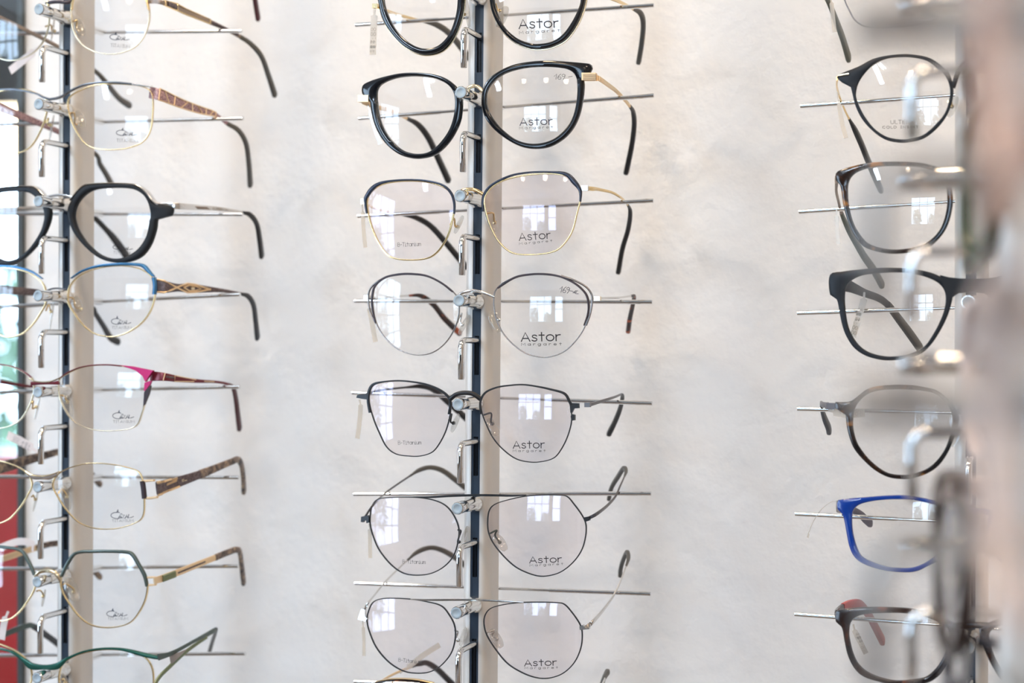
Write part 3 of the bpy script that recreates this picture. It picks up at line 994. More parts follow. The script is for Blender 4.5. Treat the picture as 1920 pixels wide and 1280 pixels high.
rail_right = build_rail('R', 'silver rail of chrome pegs at the right, behind the blurred rack', PX_R,
    [((1496, -5), (1789, -18)), ((1501, 199), (1780, 179)), ((1498, 397), (1768, 379)), ((1495, 587), (1789, 577)), ((1495, 766), (1785, 774)), ((1491, 963), (1750, 976)), ((1490, 1151), (1778, 1172))])

# ------------------------------------------------------------------ spectacles on the middle rail
GM = 'eyeglasses on the middle rail'
def astor(e, side, b, m, sw=4.4, mat='ink_dark'):
    """b, m: x0, y0, x1, y1, capital height of the two lines"""
    e.text(side, 'Astor', *b, sw, 0.22, mat)
    e.text(side, 'Margaret', *m, sw * 0.42, 0.62, 'ink_grey')

# 1  black round, cut by the top of the picture
e = Eyewear(A_, 'C', (766, -80), 'black round glasses on the topmost peg of the middle rail, cut by the frame', GM, yf=-0.151)
e.eye('L', [(243, 0), (260, 70), (298, 150), (358, 220), (425, 263), (490, 273), (552, 253), (606, 195), (640, 110), (654, 30), (652, -50), (620, -120), (545, -165), (450, -178), (350, -160), (275, -110), (245, -55)],
      [(206, 0), (226, 90), (268, 170), (340, 250), (420, 297), (490, 306), (565, 283), (622, 222), (664, 130), (686, 30), (682, -60), (645, -140), (560, -195), (450, -210), (340, -200), (200, -150), (150, -130), (170, -70)], 0.0034)
e.eye('R', [(862, 0), (878, 70), (918, 150), (985, 212), (1055, 241), (1110, 247), (1188, 233), (1250, 190), (1300, 120), (1334, 50), (1347, 0), (1340, -70), (1300, -140), (1210, -190), (1110, -205), (990, -185), (900, -120), (866, -60)],
      [(836, 0), (853, 80), (898, 165), (960, 228), (1040, 266), (1105, 275), (1182, 263), (1262, 220), (1322, 140), (1357, 60), (1372, 0), (1380, -60), (1420, -120), (1400, -180), (1250, -225), (1110, -235), (970, -215), (870, -140), (840, -70)], 0.0034)
for sd in 'LR':
    o = e.lens[sd]; c = o['I'].mean(0)
    q = c + (o['O'] - c) * 1.012
    loft_mb = loft(MB(), ring_secs(o['O'] + (o['O'] - c) * -0.012, q + (o['O'] - c) * 0.012, 0.0015, 0.62, 0.0018), True)
    link_mesh('gold_rim', loft_mb, 'pale_gold', e.root)
e.wire([(668, -90, 0.001), (720, -120, -0.001), (780, -120, -0.001), (850, -90, 0.001)], 0.0009, 'gold')
e.hinge_block(186, 32, 28, 26, 'gold')
e.temple([(192, 40, None, 1.6, 1.2), (250, 60, 138, 2.2, 1.0), (350, 98, 102, 2.0, 1.0), (460, 123, 78, 1.6, 1.2), (540, 142, 66, 3.2, 2.2), (610, 190, 56, 3.6, 2.6), (680, 275, 42, 4.2, 2.6), (718, 325, 34, 4.2, 2.6)], 3, 'gold', 'grey_tip')
e.temple([(1400, -100, None, 1.6, 1.2), (1470, -30, 128, 2.2, 1.0), (1558, 14, 102, 2.2, 1.0), (1640, 52, 76, 1.8, 1.2), (1682, 76, 66, 3.2, 2.2), (1697, 130, 58, 3.6, 2.6), (1690, 230, 46, 4.2, 2.7), (1672, 345, 34, 4.4, 2.7)], 3, 'gold', 'grey_tip')
e.pad(709, 70, 8, [(672, 40, .002), (676, 70, .006), (690, 80, .008)], 'gold', 0.0095, 0.003)
e.pad(905, 95, -25, [(868, 20, .002), (878, 55, .005), (890, 60, .008)], 'gold', 0.007, 0.003)
astor(e, 'R', (1002, 162, 1222, 154, 50), (1002, 192, 1229, 178, 15), 6)
e.done('black_gloss')
price_tag(e, [(186, 55), (184, 100), (181, 190), (176, 308)], 4.2, 'printed price tag hanging from the topmost black glasses of the middle rail', 'tag_film', ('189,00', 0.95, 0.4), 0.004)

# 2  black cat-eye with gold arms
e = Eyewear(A_, 'C', (737, 500), 'black acetate cat-eye glasses with gold arms on the middle rail', GM)
e.eye('L', [(205, 540), (212, 495), (240, 468), (290, 446), (352, 433), (430, 430), (520, 440), (590, 470), (628, 510), (641, 560), (638, 630), (617, 710), (580, 775), (525, 835), (470, 861), (400, 861), (340, 838), (285, 788), (240, 720), (214, 640)],
      [(120, 483), (165, 456), (250, 430), (340, 412), (430, 409), (520, 418), (592, 442), (652, 490), (680, 550), (683, 600), (672, 680), (640, 752), (592, 820), (530, 871), (460, 891), (400, 891), (330, 870), (268, 825), (220, 765), (186, 690), (168, 610), (160, 560), (122, 537)], 0.0042)
e.eye('R', [(818, 570), (824, 510), (862, 455), (920, 415), (1000, 390), (1090, 378), (1190, 378), (1268, 390), (1308, 415), (1326, 460), (1327, 540), (1309, 640), (1274, 710), (1210, 772), (1140, 801), (1060, 806), (980, 782), (902, 722), (852, 660), (826, 610)],
      [(790, 560), (801, 495), (836, 440), (900, 395), (980, 362), (1080, 345), (1180, 341), (1290, 348), (1392, 357), (1408, 363), (1412, 404), (1366, 425), (1368, 480), (1360, 560), (1340, 650), (1300, 730), (1240, 790), (1160, 830), (1060, 836), (970, 807), (880, 746), (828, 690), (798, 630)], 0.0042)
e.wire([(668, 545, .001), (710, 498, .000), (760, 484, .000), (806, 526, .001)], 0.0011, 'pale_gold')
e.hinge_block(130, 556, 60, 38, 'matt_gold', 0.004, -0.0005)
e.hinge_block(1396, 433, 78, 42, 'matt_gold', 0.004, -0.0005)
for k in range(5):
    e.wire([(1359, 418 + 7.5 * k, -.0026), (1433, 418 + 7.5 * k, -.0026)], 0.0002, 'taupe_enamel', 'hinge_groove', sub=1)
ln = [[(0.05 + .9 * k / 8, v) for k in range(9)] for v in (-.55, 0, .55)]
e.temple([(120, 572, None, 3.2, 1.4), (180, 598, 130, 3.0, 1.2), (262, 636, 102, 2.8, 1.2), (368, 672, 76, 2.2, 1.3), (432, 703, 65, 3.2, 2.4), (490, 775, 55, 3.8, 2.7), (540, 880, 43, 4.4, 2.7), (600, 1010, 32, 5.0, 2.8)], 3, 'matt_gold', 'black_tip', [('arm_line', 'pale_gold', .15, ln)])
e.temple([(1420, 432, None, 3.4, 1.4), (1462, 450, 138, 3.0, 1.2), (1545, 520, 102, 2.6, 1.2), (1622, 600, 76, 2.2, 1.3), (1642, 640, 66, 3.2, 2.2), (1646, 710, 57, 3.6, 2.6), (1632, 820, 45, 4.4, 2.8), (1603, 962, 32, 5.2, 3.0)], 3, 'matt_gold', 'black_tip', [('arm_line', 'pale_gold', .15, ln)])
astor(e, 'R', (1008, 706, 1189, 700, 40), (1004, 727, 1191, 721, 13), 4.6, 'ink_navy')
e.text('R', '169q', 1198, 446, 1282, 446, 30, 2.6, 0.02, 'ink_dark')
e.done('black_gloss')
price_tag(e, [(150, 590), (168, 650), (190, 720), (220, 812)], 3.2, 'clear price tag hanging from the black cat-eye glasses', off=0.004)

# 3  gold panto with navy brow
e = Eyewear(B_, 'C', (718, 190), 'gold metal glasses with navy angular brow trim on the middle rail', GM)
inL = [(153, 280), (150, 235), (163, 192), (208, 152), (280, 130), (380, 122), (480, 128), (560, 150), (605, 180), (627, 220), (632, 270), (621, 330), (600, 410), (570, 470), (530, 520), (480, 548), (400, 557), (320, 552), (268, 533), (225, 480), (190, 410), (167, 345)]
inR = [(808, 235), (815, 200), (850, 155), (910, 120), (1000, 96), (1100, 83), (1200, 82), (1268, 95), (1308, 125), (1333, 175), (1338, 230), (1320, 300), (1300, 380), (1270, 440), (1220, 495), (1160, 518), (1060, 527), (980, 522), (930, 497), (880, 442), (840, 362), (818, 292)]
e.eye('L', inL, 9, 0.0019, lens='lens_coated')
e.eye('R', inR, 9, 0.0019, lens='lens_coated')
e.band([(147, 300, 9), (138, 240, 13), (142, 212, 20), (180, 158, 24), (240, 125, 14), (360, 112, 10), (480, 117, 11), (575, 143, 13), (622, 190, 14), (638, 245, 12), (637, 303, 8)], 0.0022, 'navy_enamel', off=-0.0008)
e.band([(799, 290, 8), (797, 235, 12), (808, 190, 14), (850, 140, 13), (950, 90, 11), (1060, 70, 10), (1180, 68, 11), (1265, 80, 22), (1310, 122, 30), (1345, 172, 18), (1346, 235, 8)], 0.0022, 'navy_enamel', off=-0.0008)
e.wire([(632, 215, .001), (680, 172, 0), (745, 166, 0), (803, 196, .001)], 0.0011, 'gold')
e.hinge_block(120, 232, 26, 32, 'gold')
e.hinge_block(1366, 157, 36, 28, 'silver')
e.temple([(118, 238, None, 1.8, 1.2), (160, 260, 130, 1.6, 1.0), (215, 293, 102, 1.4, 1.0), (345, 314, 78, 1.4, 1.2), (420, 326, 68, 2.8, 2.2), (500, 370, 59, 3.2, 2.5), (580, 455, 48, 3.6, 2.6), (700, 600, 32, 4.0, 2.7)], 3, 'gold', 'black_tip')
e.temple([(1378, 157, None, 2.2, 1.6), (1410, 162, 140, 2.6, 1.8), (1440, 165, 132, 2.0, 1.4), (1515, 188, 114, 1.6, 1.2), (1568, 222, 100, 1.4, 1.1), (1610, 258, 78, 1.4, 1.1), (1624, 300, 68, 2.8, 2.2), (1612, 390, 56, 3.2, 2.5), (1580, 500, 45, 3.8, 2.6), (1558, 625, 33, 4.2, 2.7)], 5, 'gold', 'black_tip')
e.pad(660, 362, -28, [(612, 365, .001), (634, 328, .004), (640, 372, .007), (655, 375, .008)], 'gold')
e.pad(845, 345, 22, [(822, 300, .001), (853, 298, .004), (858, 330, .006), (862, 352, .008)], 'gold', 0.007)
e.text('L', 'B-Titanium', 320, 486, 450, 482, 21, 2.0, 0.12, 'ink_grey')
astor(e, 'R', (1003, 453, 1178, 440, 41), (1002, 476, 1187, 459, 12), 4.6)
e.done('gold')
price_tag(e, [(118, 250), (121, 310), (126, 400), (135, 492)], 2.4, 'clear price tag hanging from the gold glasses with navy brow', off=0.004)

# 4  silver cat-eye with double wires
e = Eyewear(B_, 'C', (758, 750), 'silver wire cat-eye glasses with dark brow and tortoise arm ends', GM)
e.eye('L', [(178, 800), (180, 745), (200, 697), (250, 662), (320, 645), (400, 641), (480, 652), (560, 690), (620, 735), (653, 780), (660, 840), (648, 910), (610, 990), (560, 1048), (500, 1083), (430, 1092), (350, 1074), (280, 1030), (222, 960), (192, 890)], 6, 0.0016)
e.eye('R', [(860, 780), (870, 735), (910, 692), (980, 660), (1060, 644), (1140, 640), (1220, 652), (1290, 680), (1340, 715), (1374, 755), (1389, 810), (1384, 880), (1359, 950), (1310, 1020), (1250, 1074), (1180, 1101), (1120, 1104), (1040, 1084), (970, 1035), (912, 970), (877, 900), (862, 830)], 6, 0.0016)
e.band([(195, 915, 8), (178, 840, 10), (175, 780, 11), (190, 710, 11), (245, 662, 12), (320, 643, 13), (400, 640, 13), (485, 652, 12), (565, 691, 11), (628, 740, 10)], 0.0018, 'plum_enamel', off=-0.0005)
e.band([(880, 720, 10), (975, 661, 12), (1060, 643, 12), (1140, 641, 12), (1225, 653, 12), (1295, 682, 12), (1345, 717, 12), (1380, 760, 12), (1392, 815, 12), (1386, 870, 10), (1366, 930, 8)], 0.0018, 'plum_enamel', off=-0.0005)
e.wire([(255, 655, -.0004), (205, 682, -.0008), (165, 720, -.0008), (152, 770, -.0008), (162, 850, -.0008), (195, 920, -.0004)], 0.0006)
e.wire([(1235, 650, -.0004), (1310, 676, -.0008), (1370, 708, -.0008), (1402, 745, -.0008), (1411, 785, -.0008), (1400, 860, -.0008), (1376, 930, -.0004)], 0.0006)
e.wire([(645, 768, 0), (690, 743, -.001), (750, 734, -.001), (810, 748, -.001), (860, 768, 0)], 0.0010, 'silver')
e.hinge_block(140, 772, 28, 24, 'silver')
e.hinge_block(1430, 778, 44, 24, 'pale_gold')
e.temple([(138, 774, None, 1.4, 1.1), (200, 780, 130, 1.3, 1.0), (262, 776, 104, 1.3, 1.0), (378, 764, 80, 1.3, 1.1), (450, 765, 68, 2.6, 2.1), (520, 815, 58, 3.0, 2.3), (580, 890, 48, 3.4, 2.4), (664, 972, 36, 3.8, 2.5)], 3, 'silver', 'red_tortoise')
e.temple([(1440, 777, None, 1.3, 1.1), (1495, 775, 122, 1.3, 1.0), (1570, 772, 98, 1.3, 1.0), (1628, 764, 80, 1.3, 1.1), (1645, 768, 72, 2.4, 2.0), (1638, 815, 62, 3.0, 2.3), (1622, 890, 50, 3.4, 2.5), (1613, 958, 40, 3.8, 2.6)], 3, 'silver', 'red_tortoise')
e.pad(690, 925, -30, [(650, 915, .001), (676, 860, .004), (668, 905, .006), (680, 925, .005)], 'silver', 0.007, 0.003, 0.0035)
e.pad(862, 912, 26, [(872, 860, .001), (872, 880, .004), (888, 893, .006), (886, 898, .005)], 'silver', 0.007, 0.003, 0.0035)
astor(e, 'R', (1014, 1018, 1233, 1014, 48), (1013, 1042, 1239, 1040, 14), 6.2)
e.text('R', '169-', 1228, 742, 1300, 752, 34, 3.2, 0.0, 'ink_navy')
e.ink('R', GL['E~'][1], .7, 1302, 754, 1332, 752, 32, 3.0, 'ink_navy')
e.done('dark_silver')
price_tag(e, [(150, 790), (160, 850), (175, 930), (192, 1022)], 3.0, 'clear price tag hanging from the silver cat-eye glasses', off=0.004)

# 5  black half-rimmed metal
e = Eyewear(C_, 'C', (699, 760), 'black metal glasses with angular corners, fifth pair down the middle rail', GM)
e.eye('L', [(160, 790), (164, 735), (182, 697), (240, 681), (320, 675), (400, 681), (480, 696), (550, 726), (594, 760), (611, 805), (607, 870), (585, 950), (550, 1020), (510, 1068), (450, 1089), (390, 1091), (310, 1079), (256, 1038), (216, 960), (183, 880)], 6, 0.0015, lens='lens_coated')
e.eye('R', [(787, 810), (790, 775), (815, 737), (870, 714), (940, 701), (1020, 696), (1100, 706), (1180, 723), (1248, 746), (1273, 780), (1289, 830), (1291, 900), (1270, 980), (1236, 1050), (1195, 1100), (1130, 1121), (1060, 1124), (980, 1104), (902, 1045), (850, 980), (816, 910), (795, 855)], 6, 0.0015, lens='lens_coated')
e.band([(163, 850, 14), (153, 790, 14), (156, 735, 15), (180, 692, 15), (240, 676, 10), (320, 670, 9), (400, 676, 10), (480, 691, 11), (555, 722, 13), (602, 760, 14), (614, 800, 14), (606, 858, 11)], 0.002, off=-0.0004)
e.band([(786, 858, 9), (783, 790, 10), (810, 738, 11), (870, 709, 10), (940, 697, 9), (1020, 692, 9), (1100, 702, 10), (1180, 719, 12), (1255, 742, 14), (1283, 785, 15), (1296, 810, 16)], 0.002, off=-0.0004)
e.plate([(1286, 795), (1336, 797), (1338, 824), (1310, 826), (1298, 850), (1290, 850)], 0.0022)
e.plate([(1292, 868), (1302, 858), (1314, 862), (1314, 892), (1296, 894)], 0.0026)
e.plate([(150, 745), (92, 750), (88, 766), (120, 772), (152, 776)], 0.0022)
e.wire([(610, 775, 0), (645, 748, -.001), (690, 738, -.001), (740, 744, -.001), (785, 775, 0)], 0.0014)
e.hinge_block(1380, 806, 30, 26, 'gunmetal')
e.temple([(95, 758, None, 1.8, 1.3), (145, 745, 130, 1.5, 1.0), (210, 727, 104, 1.4, 1.0), (370, 708, 80, 1.4, 1.1), (450, 702, 70, 2.8, 2.1), (520, 722, 60, 3.2, 2.4), (600, 790, 50, 3.5, 2.5), (705, 885, 38, 3.8, 2.6)], 3, 'black_enamel', 'black_tip')
e.temple([(1392, 806, None, 2.2, 1.4), (1440, 792, 134, 2.0, 1.2), (1535, 762, 104, 1.5, 1.0), (1572, 748, 86, 1.5, 1.0), (1580, 765, 76, 2.6, 2.0), (1566, 830, 62, 3.2, 2.4), (1536, 905, 50, 3.8, 2.6), (1506, 965, 42, 4.2, 2.8)], 3, 'gunmetal', 'black_tip')
e.pad(640, 908, -25, [(604, 895, .001), (620, 858, .004), (614, 900, .006), (630, 908, .008)], 'black_enamel')
e.pad(852, 930, 30, [(800, 862, .002), (842, 853, .003), (840, 900, .006), (848, 912, .008)], 'slate_enamel', 0.006)
e.text('L', 'B-Titanium', 323, 1028, 452, 1026, 20, 2.0, 0.12, 'ink_grey')
astor(e, 'R', (969, 1049, 1144, 1047, 40), (967, 1069, 1149, 1069, 12), 4.8)
e.done('black_enamel')
price_tag(e, [(102, 775), (108, 820), (100, 920), (90, 995)], 2.8, 'clear price tag hanging from the black angular metal glasses', off=0.004)

# 6, 7  two aviators with a straight brow bar
avL = [(166, 340), (174, 292), (204, 252), (260, 241), (340, 239), (430, 241), (520, 256), (585, 286), (630, 340), (657, 410), (654, 480), (630, 560), (580, 620), (510, 659), (430, 671), (350, 659), (280, 610), (216, 530), (181, 450), (166, 390)]
avR = [(826, 380), (835, 312), (870, 276), (950, 251), (1040, 233), (1130, 227), (1220, 227), (1268, 235), (1308, 280), (1348, 335), (1371, 385), (1371, 450), (1349, 530), (1300, 600), (1230, 654), (1150, 676), (1080, 669), (990, 630), (920, 570), (862, 500), (833, 440)]
e = Eyewear(D_, 'C', (741, 240), 'black wire aviator glasses with black brow bar on the middle rail', GM)
e.eye('L', avL, 6.5, 0.0016, lens='lens_coated')
e.eye('R', avR, 6.5, 0.0016, lens='lens_coated')
e.band([(410, 234, 7), (500, 235, 11), (620, 228, 13), (760, 224, 13), (880, 225, 13), (960, 227, 11), (1042, 224, 7)], 0.0016, 'black_enamel', 'brow_bar', off=-0.0012)
e.plate([(116, 345), (150, 338), (160, 350), (158, 378), (146, 382), (144, 366), (130, 366), (128, 376), (114, 374)], 0.003)
e.plate([(1362, 350), (1395, 344), (1398, 366), (1372, 374)], 0.003)
e.temple([(128, 355, None, 1.5, 1.1), (178, 282, 140, 1.3, 1.0), (250, 214, 103, 1.2, 0.9), (385, 119, 80, 1.2, 0.9), (440, 84, 70, 2.4, 1.9), (500, 69, 62, 2.7, 2.1), (570, 88, 54, 2.9, 2.2), (640, 138, 46, 3.1, 2.2), (702, 188, 39, 3.2, 2.2)], 3, 'gunmetal', 'grey_tip')
e.temple([(1382, 358, None, 1.8, 1.3), (1436, 330, 138, 2.0, 1.3), (1530, 258, 108, 1.6, 1.1), (1566, 190, 96, 1.2, 1.0), (1592, 125, 80, 1.2, 0.9), (1600, 88, 70, 2.4, 1.9), (1586, 76, 63, 2.7, 2.0), (1556, 120, 54, 3.0, 2.2), (1520, 180, 46, 3.2, 2.2), (1505, 244, 40, 3.2, 2.2)], 4, 'gunmetal', 'grey_tip')
e.pad(694, 452, -20, [(656, 420, .001), (672, 428, .004), (655, 480, .005), (660, 488, .005)], 'black_enamel', off=0.0035)
e.pad(893, 490, 38, [(836, 440, .001), (874, 422, .002), (864, 450, .005), (890, 490, .008)], 'green_grey_enamel', 0.0062)
e.text('L', 'B-Titanium', 347, 606, 475, 610, 20, 2.0, 0.12, 'ink_grey')
astor(e, 'R', (1061, 605, 1239, 600, 35), (1061, 624, 1247, 616, 12), 4.8)
e.done('black_enamel')
price_tag(e, [(158, 385), (160, 430), (161, 500), (162, 578)], 2.4, 'clear price tag hanging from the black aviator glasses', off=0.004)

avL = [(148, 930), (155, 882), (180, 830), (230, 809), (310, 807), (400, 813), (480, 826), (560, 849), (605, 900), (634, 960), (637, 1030), (615, 1110), (560, 1178), (500, 1213), (430, 1222), (350, 1209), (270, 1160), (201, 1080), (161, 990)]
avR = [(805, 945), (813, 897), (846, 861), (920, 841), (1010, 831), (1110, 829), (1200, 831), (1250, 839), (1294, 885), (1338, 950), (1351, 1000), (1344, 1080), (1309, 1160), (1250, 1219), (1180, 1247), (1110, 1249), (1030, 1224), (940, 1170), (871, 1090), (821, 1010)]
e = Eyewear(D_, 'C', (720, 826), 'dark wire aviator glasses with silver brow bar and silver arms', GM)
e.eye('L', avL, 6.5, 0.0016, lens='lens_coated')
e.eye('R', avR, 6.5, 0.0016, lens='lens_coated')
e.band([(395, 807, 6), (480, 811, 11), (600, 811, 13), (720, 811, 13), (840, 815, 13), (940, 820, 11), (1030, 824, 6)], 0.0016, 'silver', 'brow_bar', off=-0.0012)
e.plate([(118, 860), (136, 865), (138, 905), (150, 915), (142, 932), (98, 922), (100, 908)], 0.003, 'silver')
e.plate([(1342, 960), (1360, 952), (1378, 972), (1396, 966), (1398, 975), (1344, 980)], 0.003, 'silver')
e.temple([(122, 885, None, 1.6, 1.2), (155, 825, 142, 1.4, 1.0), (240, 735, 102, 1.2, 0.9), (370, 600, 80, 1.2, 0.9), (430, 546, 70, 2.4, 1.9), (500, 521, 62, 2.7, 2.1), (570, 536, 54, 2.9, 2.2), (640, 576, 46, 3.1, 2.2), (702, 625, 39, 3.2, 2.2)], 3, 'silver', 'grey_tip')
e.temple([(1372, 968, None, 2.2, 1.4), (1420, 930, 138, 2.4, 1.5), (1510, 820, 110, 1.7, 1.1), (1558, 735, 98, 1.3, 1.0), (1600, 625, 82, 1.2, 0.9), (1614, 575, 72, 2.4, 1.9), (1606, 546, 64, 2.7, 2.0), (1584, 590, 55, 3.0, 2.2), (1570, 640, 49, 3.1, 2.2), (1568, 674, 45, 3.1, 2.2)], 4, 'silver', 'grey_tip')
e.pad(684, 1020, -20, [(637, 985, .001), (655, 995, .004), (640, 1040, .005), (655, 1040, .008)], 'silver')
e.pad(870, 1030, 35, [(815, 1000, .001), (860, 985, .002), (850, 1010, .005), (874, 1034, .008)], 'silver', 0.0066)
e.text('L', 'B-Titanium', 324, 1158, 450, 1170, 20, 2.0, 0.12, 'ink_grey')
astor(e, 'R', (1033, 1183, 1211, 1179, 35), (1033, 1200, 1218, 1198, 11), 4.8)
e.done('black_enamel')
price_tag(e, [(120, 930), (124, 980), (127, 1050), (127, 1128)], 2.0, 'clear price tag hanging from the silver-armed aviator glasses', off=0.004)

# 8  only the brow of the next pair shows
e = Eyewear(D_, 'C', (715, 1400), 'tortoise glasses with gold rim edge, cut by the bottom of the frame', GM)
e.eye('R', [(800, 1400), (830, 1340), (900, 1308), (1010, 1296), (1130, 1296), (1230, 1310), (1310, 1345), (1335, 1420), (1320, 1530), (1260, 1620), (1150, 1670), (1040, 1670), (930, 1620), (840, 1530), (805, 1460)], 12, 0.003)
e.eye('L', [(135, 1350), (165, 1300), (230, 1278), (320, 1270), (420, 1276), (520, 1294), (590, 1330), (628, 1400), (628, 1480), (590, 1560), (510, 1630), (420, 1650), (320, 1630), (220, 1560), (155, 1450)], 12, 0.003)
e.band([(150, 1320, 5), (190, 1276, 6), (270, 1257, 6), (340, 1254, 6), (430, 1260, 6), (520, 1278, 5)], 0.0034, 'gold', 'gold_trim', off=-0.0003)
e.wire([(628, 1390, 0), (680, 1360, -.001), (750, 1365, -.001), (803, 1400, 0)], 0.0011, 'gold')
e.temple([(110, 1370, None, 1.6, 1.3), (250, 1254, 104, 1.5, 1.0), (395, 1188, 80, 1.8, 1.1), (440, 1172, 72, 3.0, 2.2), (480, 1168, 65, 3.2, 2.4), (540, 1204, 56, 3.4, 2.4), (610, 1272, 46, 3.6, 2.5), (690, 1350, 38, 3.8, 2.5)], 2, 'matt_gold', 'brown_tortoise')
e.temple([(1350, 1440, None, 1.6, 1.3), (1440, 1330, 108, 1.5, 1.0), (1482, 1255, 84, 1.5, 1.0), (1498, 1222, 74, 2.6, 2.0), (1492, 1218, 68, 2.8, 2.1), (1470, 1270, 56, 3.0, 2.2), (1455, 1330, 46, 3.2, 2.2)], 2, 'silver', 'grey_tip')
e.done('brown_tortoise')
price_tag(e, [(330, 1225), (390, 1180), (460, 1125), (552, 1066)], 3.4, 'beige price tag slanting up behind the lower left aviator lens', mm=96)

# ------------------------------------------------------------------ spectacles on the left rail
GLT = 'eyeglasses on the left rail'
def cazal(e, x0, y0, x1, cap, tx0, ty0, tx1, tcap, slope=0.02, mat='ink_navy'):
    d = (x1 - x0) * slope
    e.ink('R', SIGN[0], SIGN[1], x0, y0 + d, x1, y0 - d, cap, 3.8, mat, 'signature_print')
    e.text('R', 'TITANIUM', tx0, ty0 + d, tx1, ty0 - d, tcap, 1.7, 0.28, 'ink_grey')

# the arm end of a pair hanging above the picture
e = Eyewear(E_, 'L', (355, -560), 'wine-red glasses above the picture, only one arm end showing', GLT)
e.eye('R', [(430, -560), (450, -660), (560, -720), (700, -725), (830, -690), (890, -610), (880, -500), (800, -400), (680, -360), (560, -390), (470, -460)], 10, 0.002)
e.eye('L', None, None)
e.temple([(900, -640, None, 3.0, 1.4), (1200, -420, 104, 2.6, 1.4), (1400, -270, 82, 2.4, 1.5), (1470, -200, 72, 2.8, 2.0), (1515, -80, 60, 3.2, 2.3), (1548, 112, 42, 4.0, 2.5)], 2, 'wine_enamel', 'wine_tip')
e.done('wine_enamel')

# 1 semi-rimless gold
e = Eyewear(E_, 'L', (362, 10), 'gold half-rimless glasses on the highest peg shown of the left rail', GLT)
e.eye('R', [(432, 90), (445, 180), (490, 258), (560, 304), (650, 322), (730, 313), (810, 278), (862, 215), (891, 130), (893, 60), (872, -20), (840, -70), (750, -115), (650, -125), (540, -105), (465, -45), (435, 20)], 6, 0.0016)
e.eye('L', None, None)
e.band([(432, 60, 10), (440, 0, 12), (470, -50, 14), (540, -108, 14), (650, -128, 14), (750, -118, 14), (840, -72, 16), (878, -10, 14), (896, 60, 12)], 0.002, 'gold', off=-0.0003, both=True)
e.wire([(278, 20, 0), (320, 12, -.001), (360, 11, -.001), (405, 15, -.001), (440, 0, 0)], 0.0012, 'plum_enamel')
e.temple([(880, 10, None, 2.6, 1.3), (960, 12, 142, 2.8, 1.3), (1050, 40, 128, 4.6, 1.3), (1110, 70, 120, 4.4, 1.2), (1250, 128, 106, 3.6, 1.2), (1340, 168, 94, 2.8, 1.3), (1440, 220, 82, 2.6, 1.6), (1510, 268, 74, 3.0, 2.0), (1570, 340, 65, 3.4, 2.2), (1610, 450, 54, 3.8, 2.3), (1648, 565, 43, 4.8, 2.4)], 6, 'taupe_enamel', 'grey_tip',
   [('arm_inlay', 'gold', .42, [[(.20, 1), (.36, 1)], [(.20, -1), (.36, -1)], [(.22, 1), (.22, -1)], [(.36, 1), (.36, -1)], [(.36, .9), (.5, .9), (.68, .85)], [(.36, -.9), (.5, -.9), (.68, -.85)], [(.68, .9), (.68, -.9)]]),
    ('arm_plate', 'brown_enamel', 1.1, [[(.24, .2), (.34, .2)], [(.24, -.3), (.34, -.3)], [(.7, .1), (.97, 0)]])])
rh = e.hinge
e.temple([(0, 0, None, 2.8, 1.3), (330, 270, 104, 3.0, 1.2), (560, 418, 80, 2.6, 1.8), (640, 500, 68, 3.2, 2.2), (710, 585, 57, 3.6, 2.3), (775, 632, 49, 4.4, 2.4)], 2, 'taupe_enamel', 'grey_tip', start=e.mir(rh))
e.pad(478, 165, 20, [(440, 130, .001), (462, 122, .003), (456, 175, .006), (470, 180, .008)], 'gold', 0.0062)
e.pad(318, 172, -10, [(272, 160, .001), (305, 150, .004), (312, 185, .007), (325, 185, .005)], 'gold', 0.009, off=0.0035)
cazal(e, 664, 243, 775, 44, 668, 285, 777, 20, -0.03)
e.done('pale_gold')
price_tag(e, [(240, 275), (190, 320), (130, 370), (60, 425)], 5.5, 'pinkish price tag slanting across the top left lens', 'tag_paper', off=0.02)

# 2 gold with purple lattice arm
e = Eyewear(E_, 'L', (346, 590), 'gold rectangular glasses with glittering purple lattice arm on the left rail', GLT)
e.eye('R', [(412, 640), (422, 585), (480, 547), (560, 517), (650, 507), (740, 509), (830, 518), (882, 534), (908, 562), (915, 610), (913, 680), (904, 760), (878, 822), (830, 863), (750, 888), (660, 895), (580, 888), (520, 863), (470, 800), (432, 720)], 7, 0.0016)
e.eye('L', None, None)
e.band([(300, 597, 16), (345, 590, 15), (385, 574, 13), (420, 550, 12), (500, 513, 12), (600, 497, 12), (700, 496, 13), (800, 505, 12)], 0.0022, 'slate_enamel', off=-0.0006)
e.band([(300, 597, 16), (260, 582, 13), (230, 566, 12), (160, 547, 12), (80, 536, 12), (0, 541, 12), (-100, 560, 12)], 0.0022, 'slate_enamel', off=-0.0006)
e.band([(800, 507, 13), (850, 512, 14), (915, 520, 10)], 0.0026, 'silver', 'end_piece', off=-0.0007)
zig = [(.20, -1), (.20, 1)], [(.27, 1), (.33, -1)], [(.38, -1), (.38, 1)], [(.45, -1), (.52, 1)], [(.56, 1), (.57, -1)], [(.62, 1), (.68, -1)], [(.73, 1), (.73, -1)], [(.79, -1), (.85, 1)], [(.89, 1), (.89, -1)]
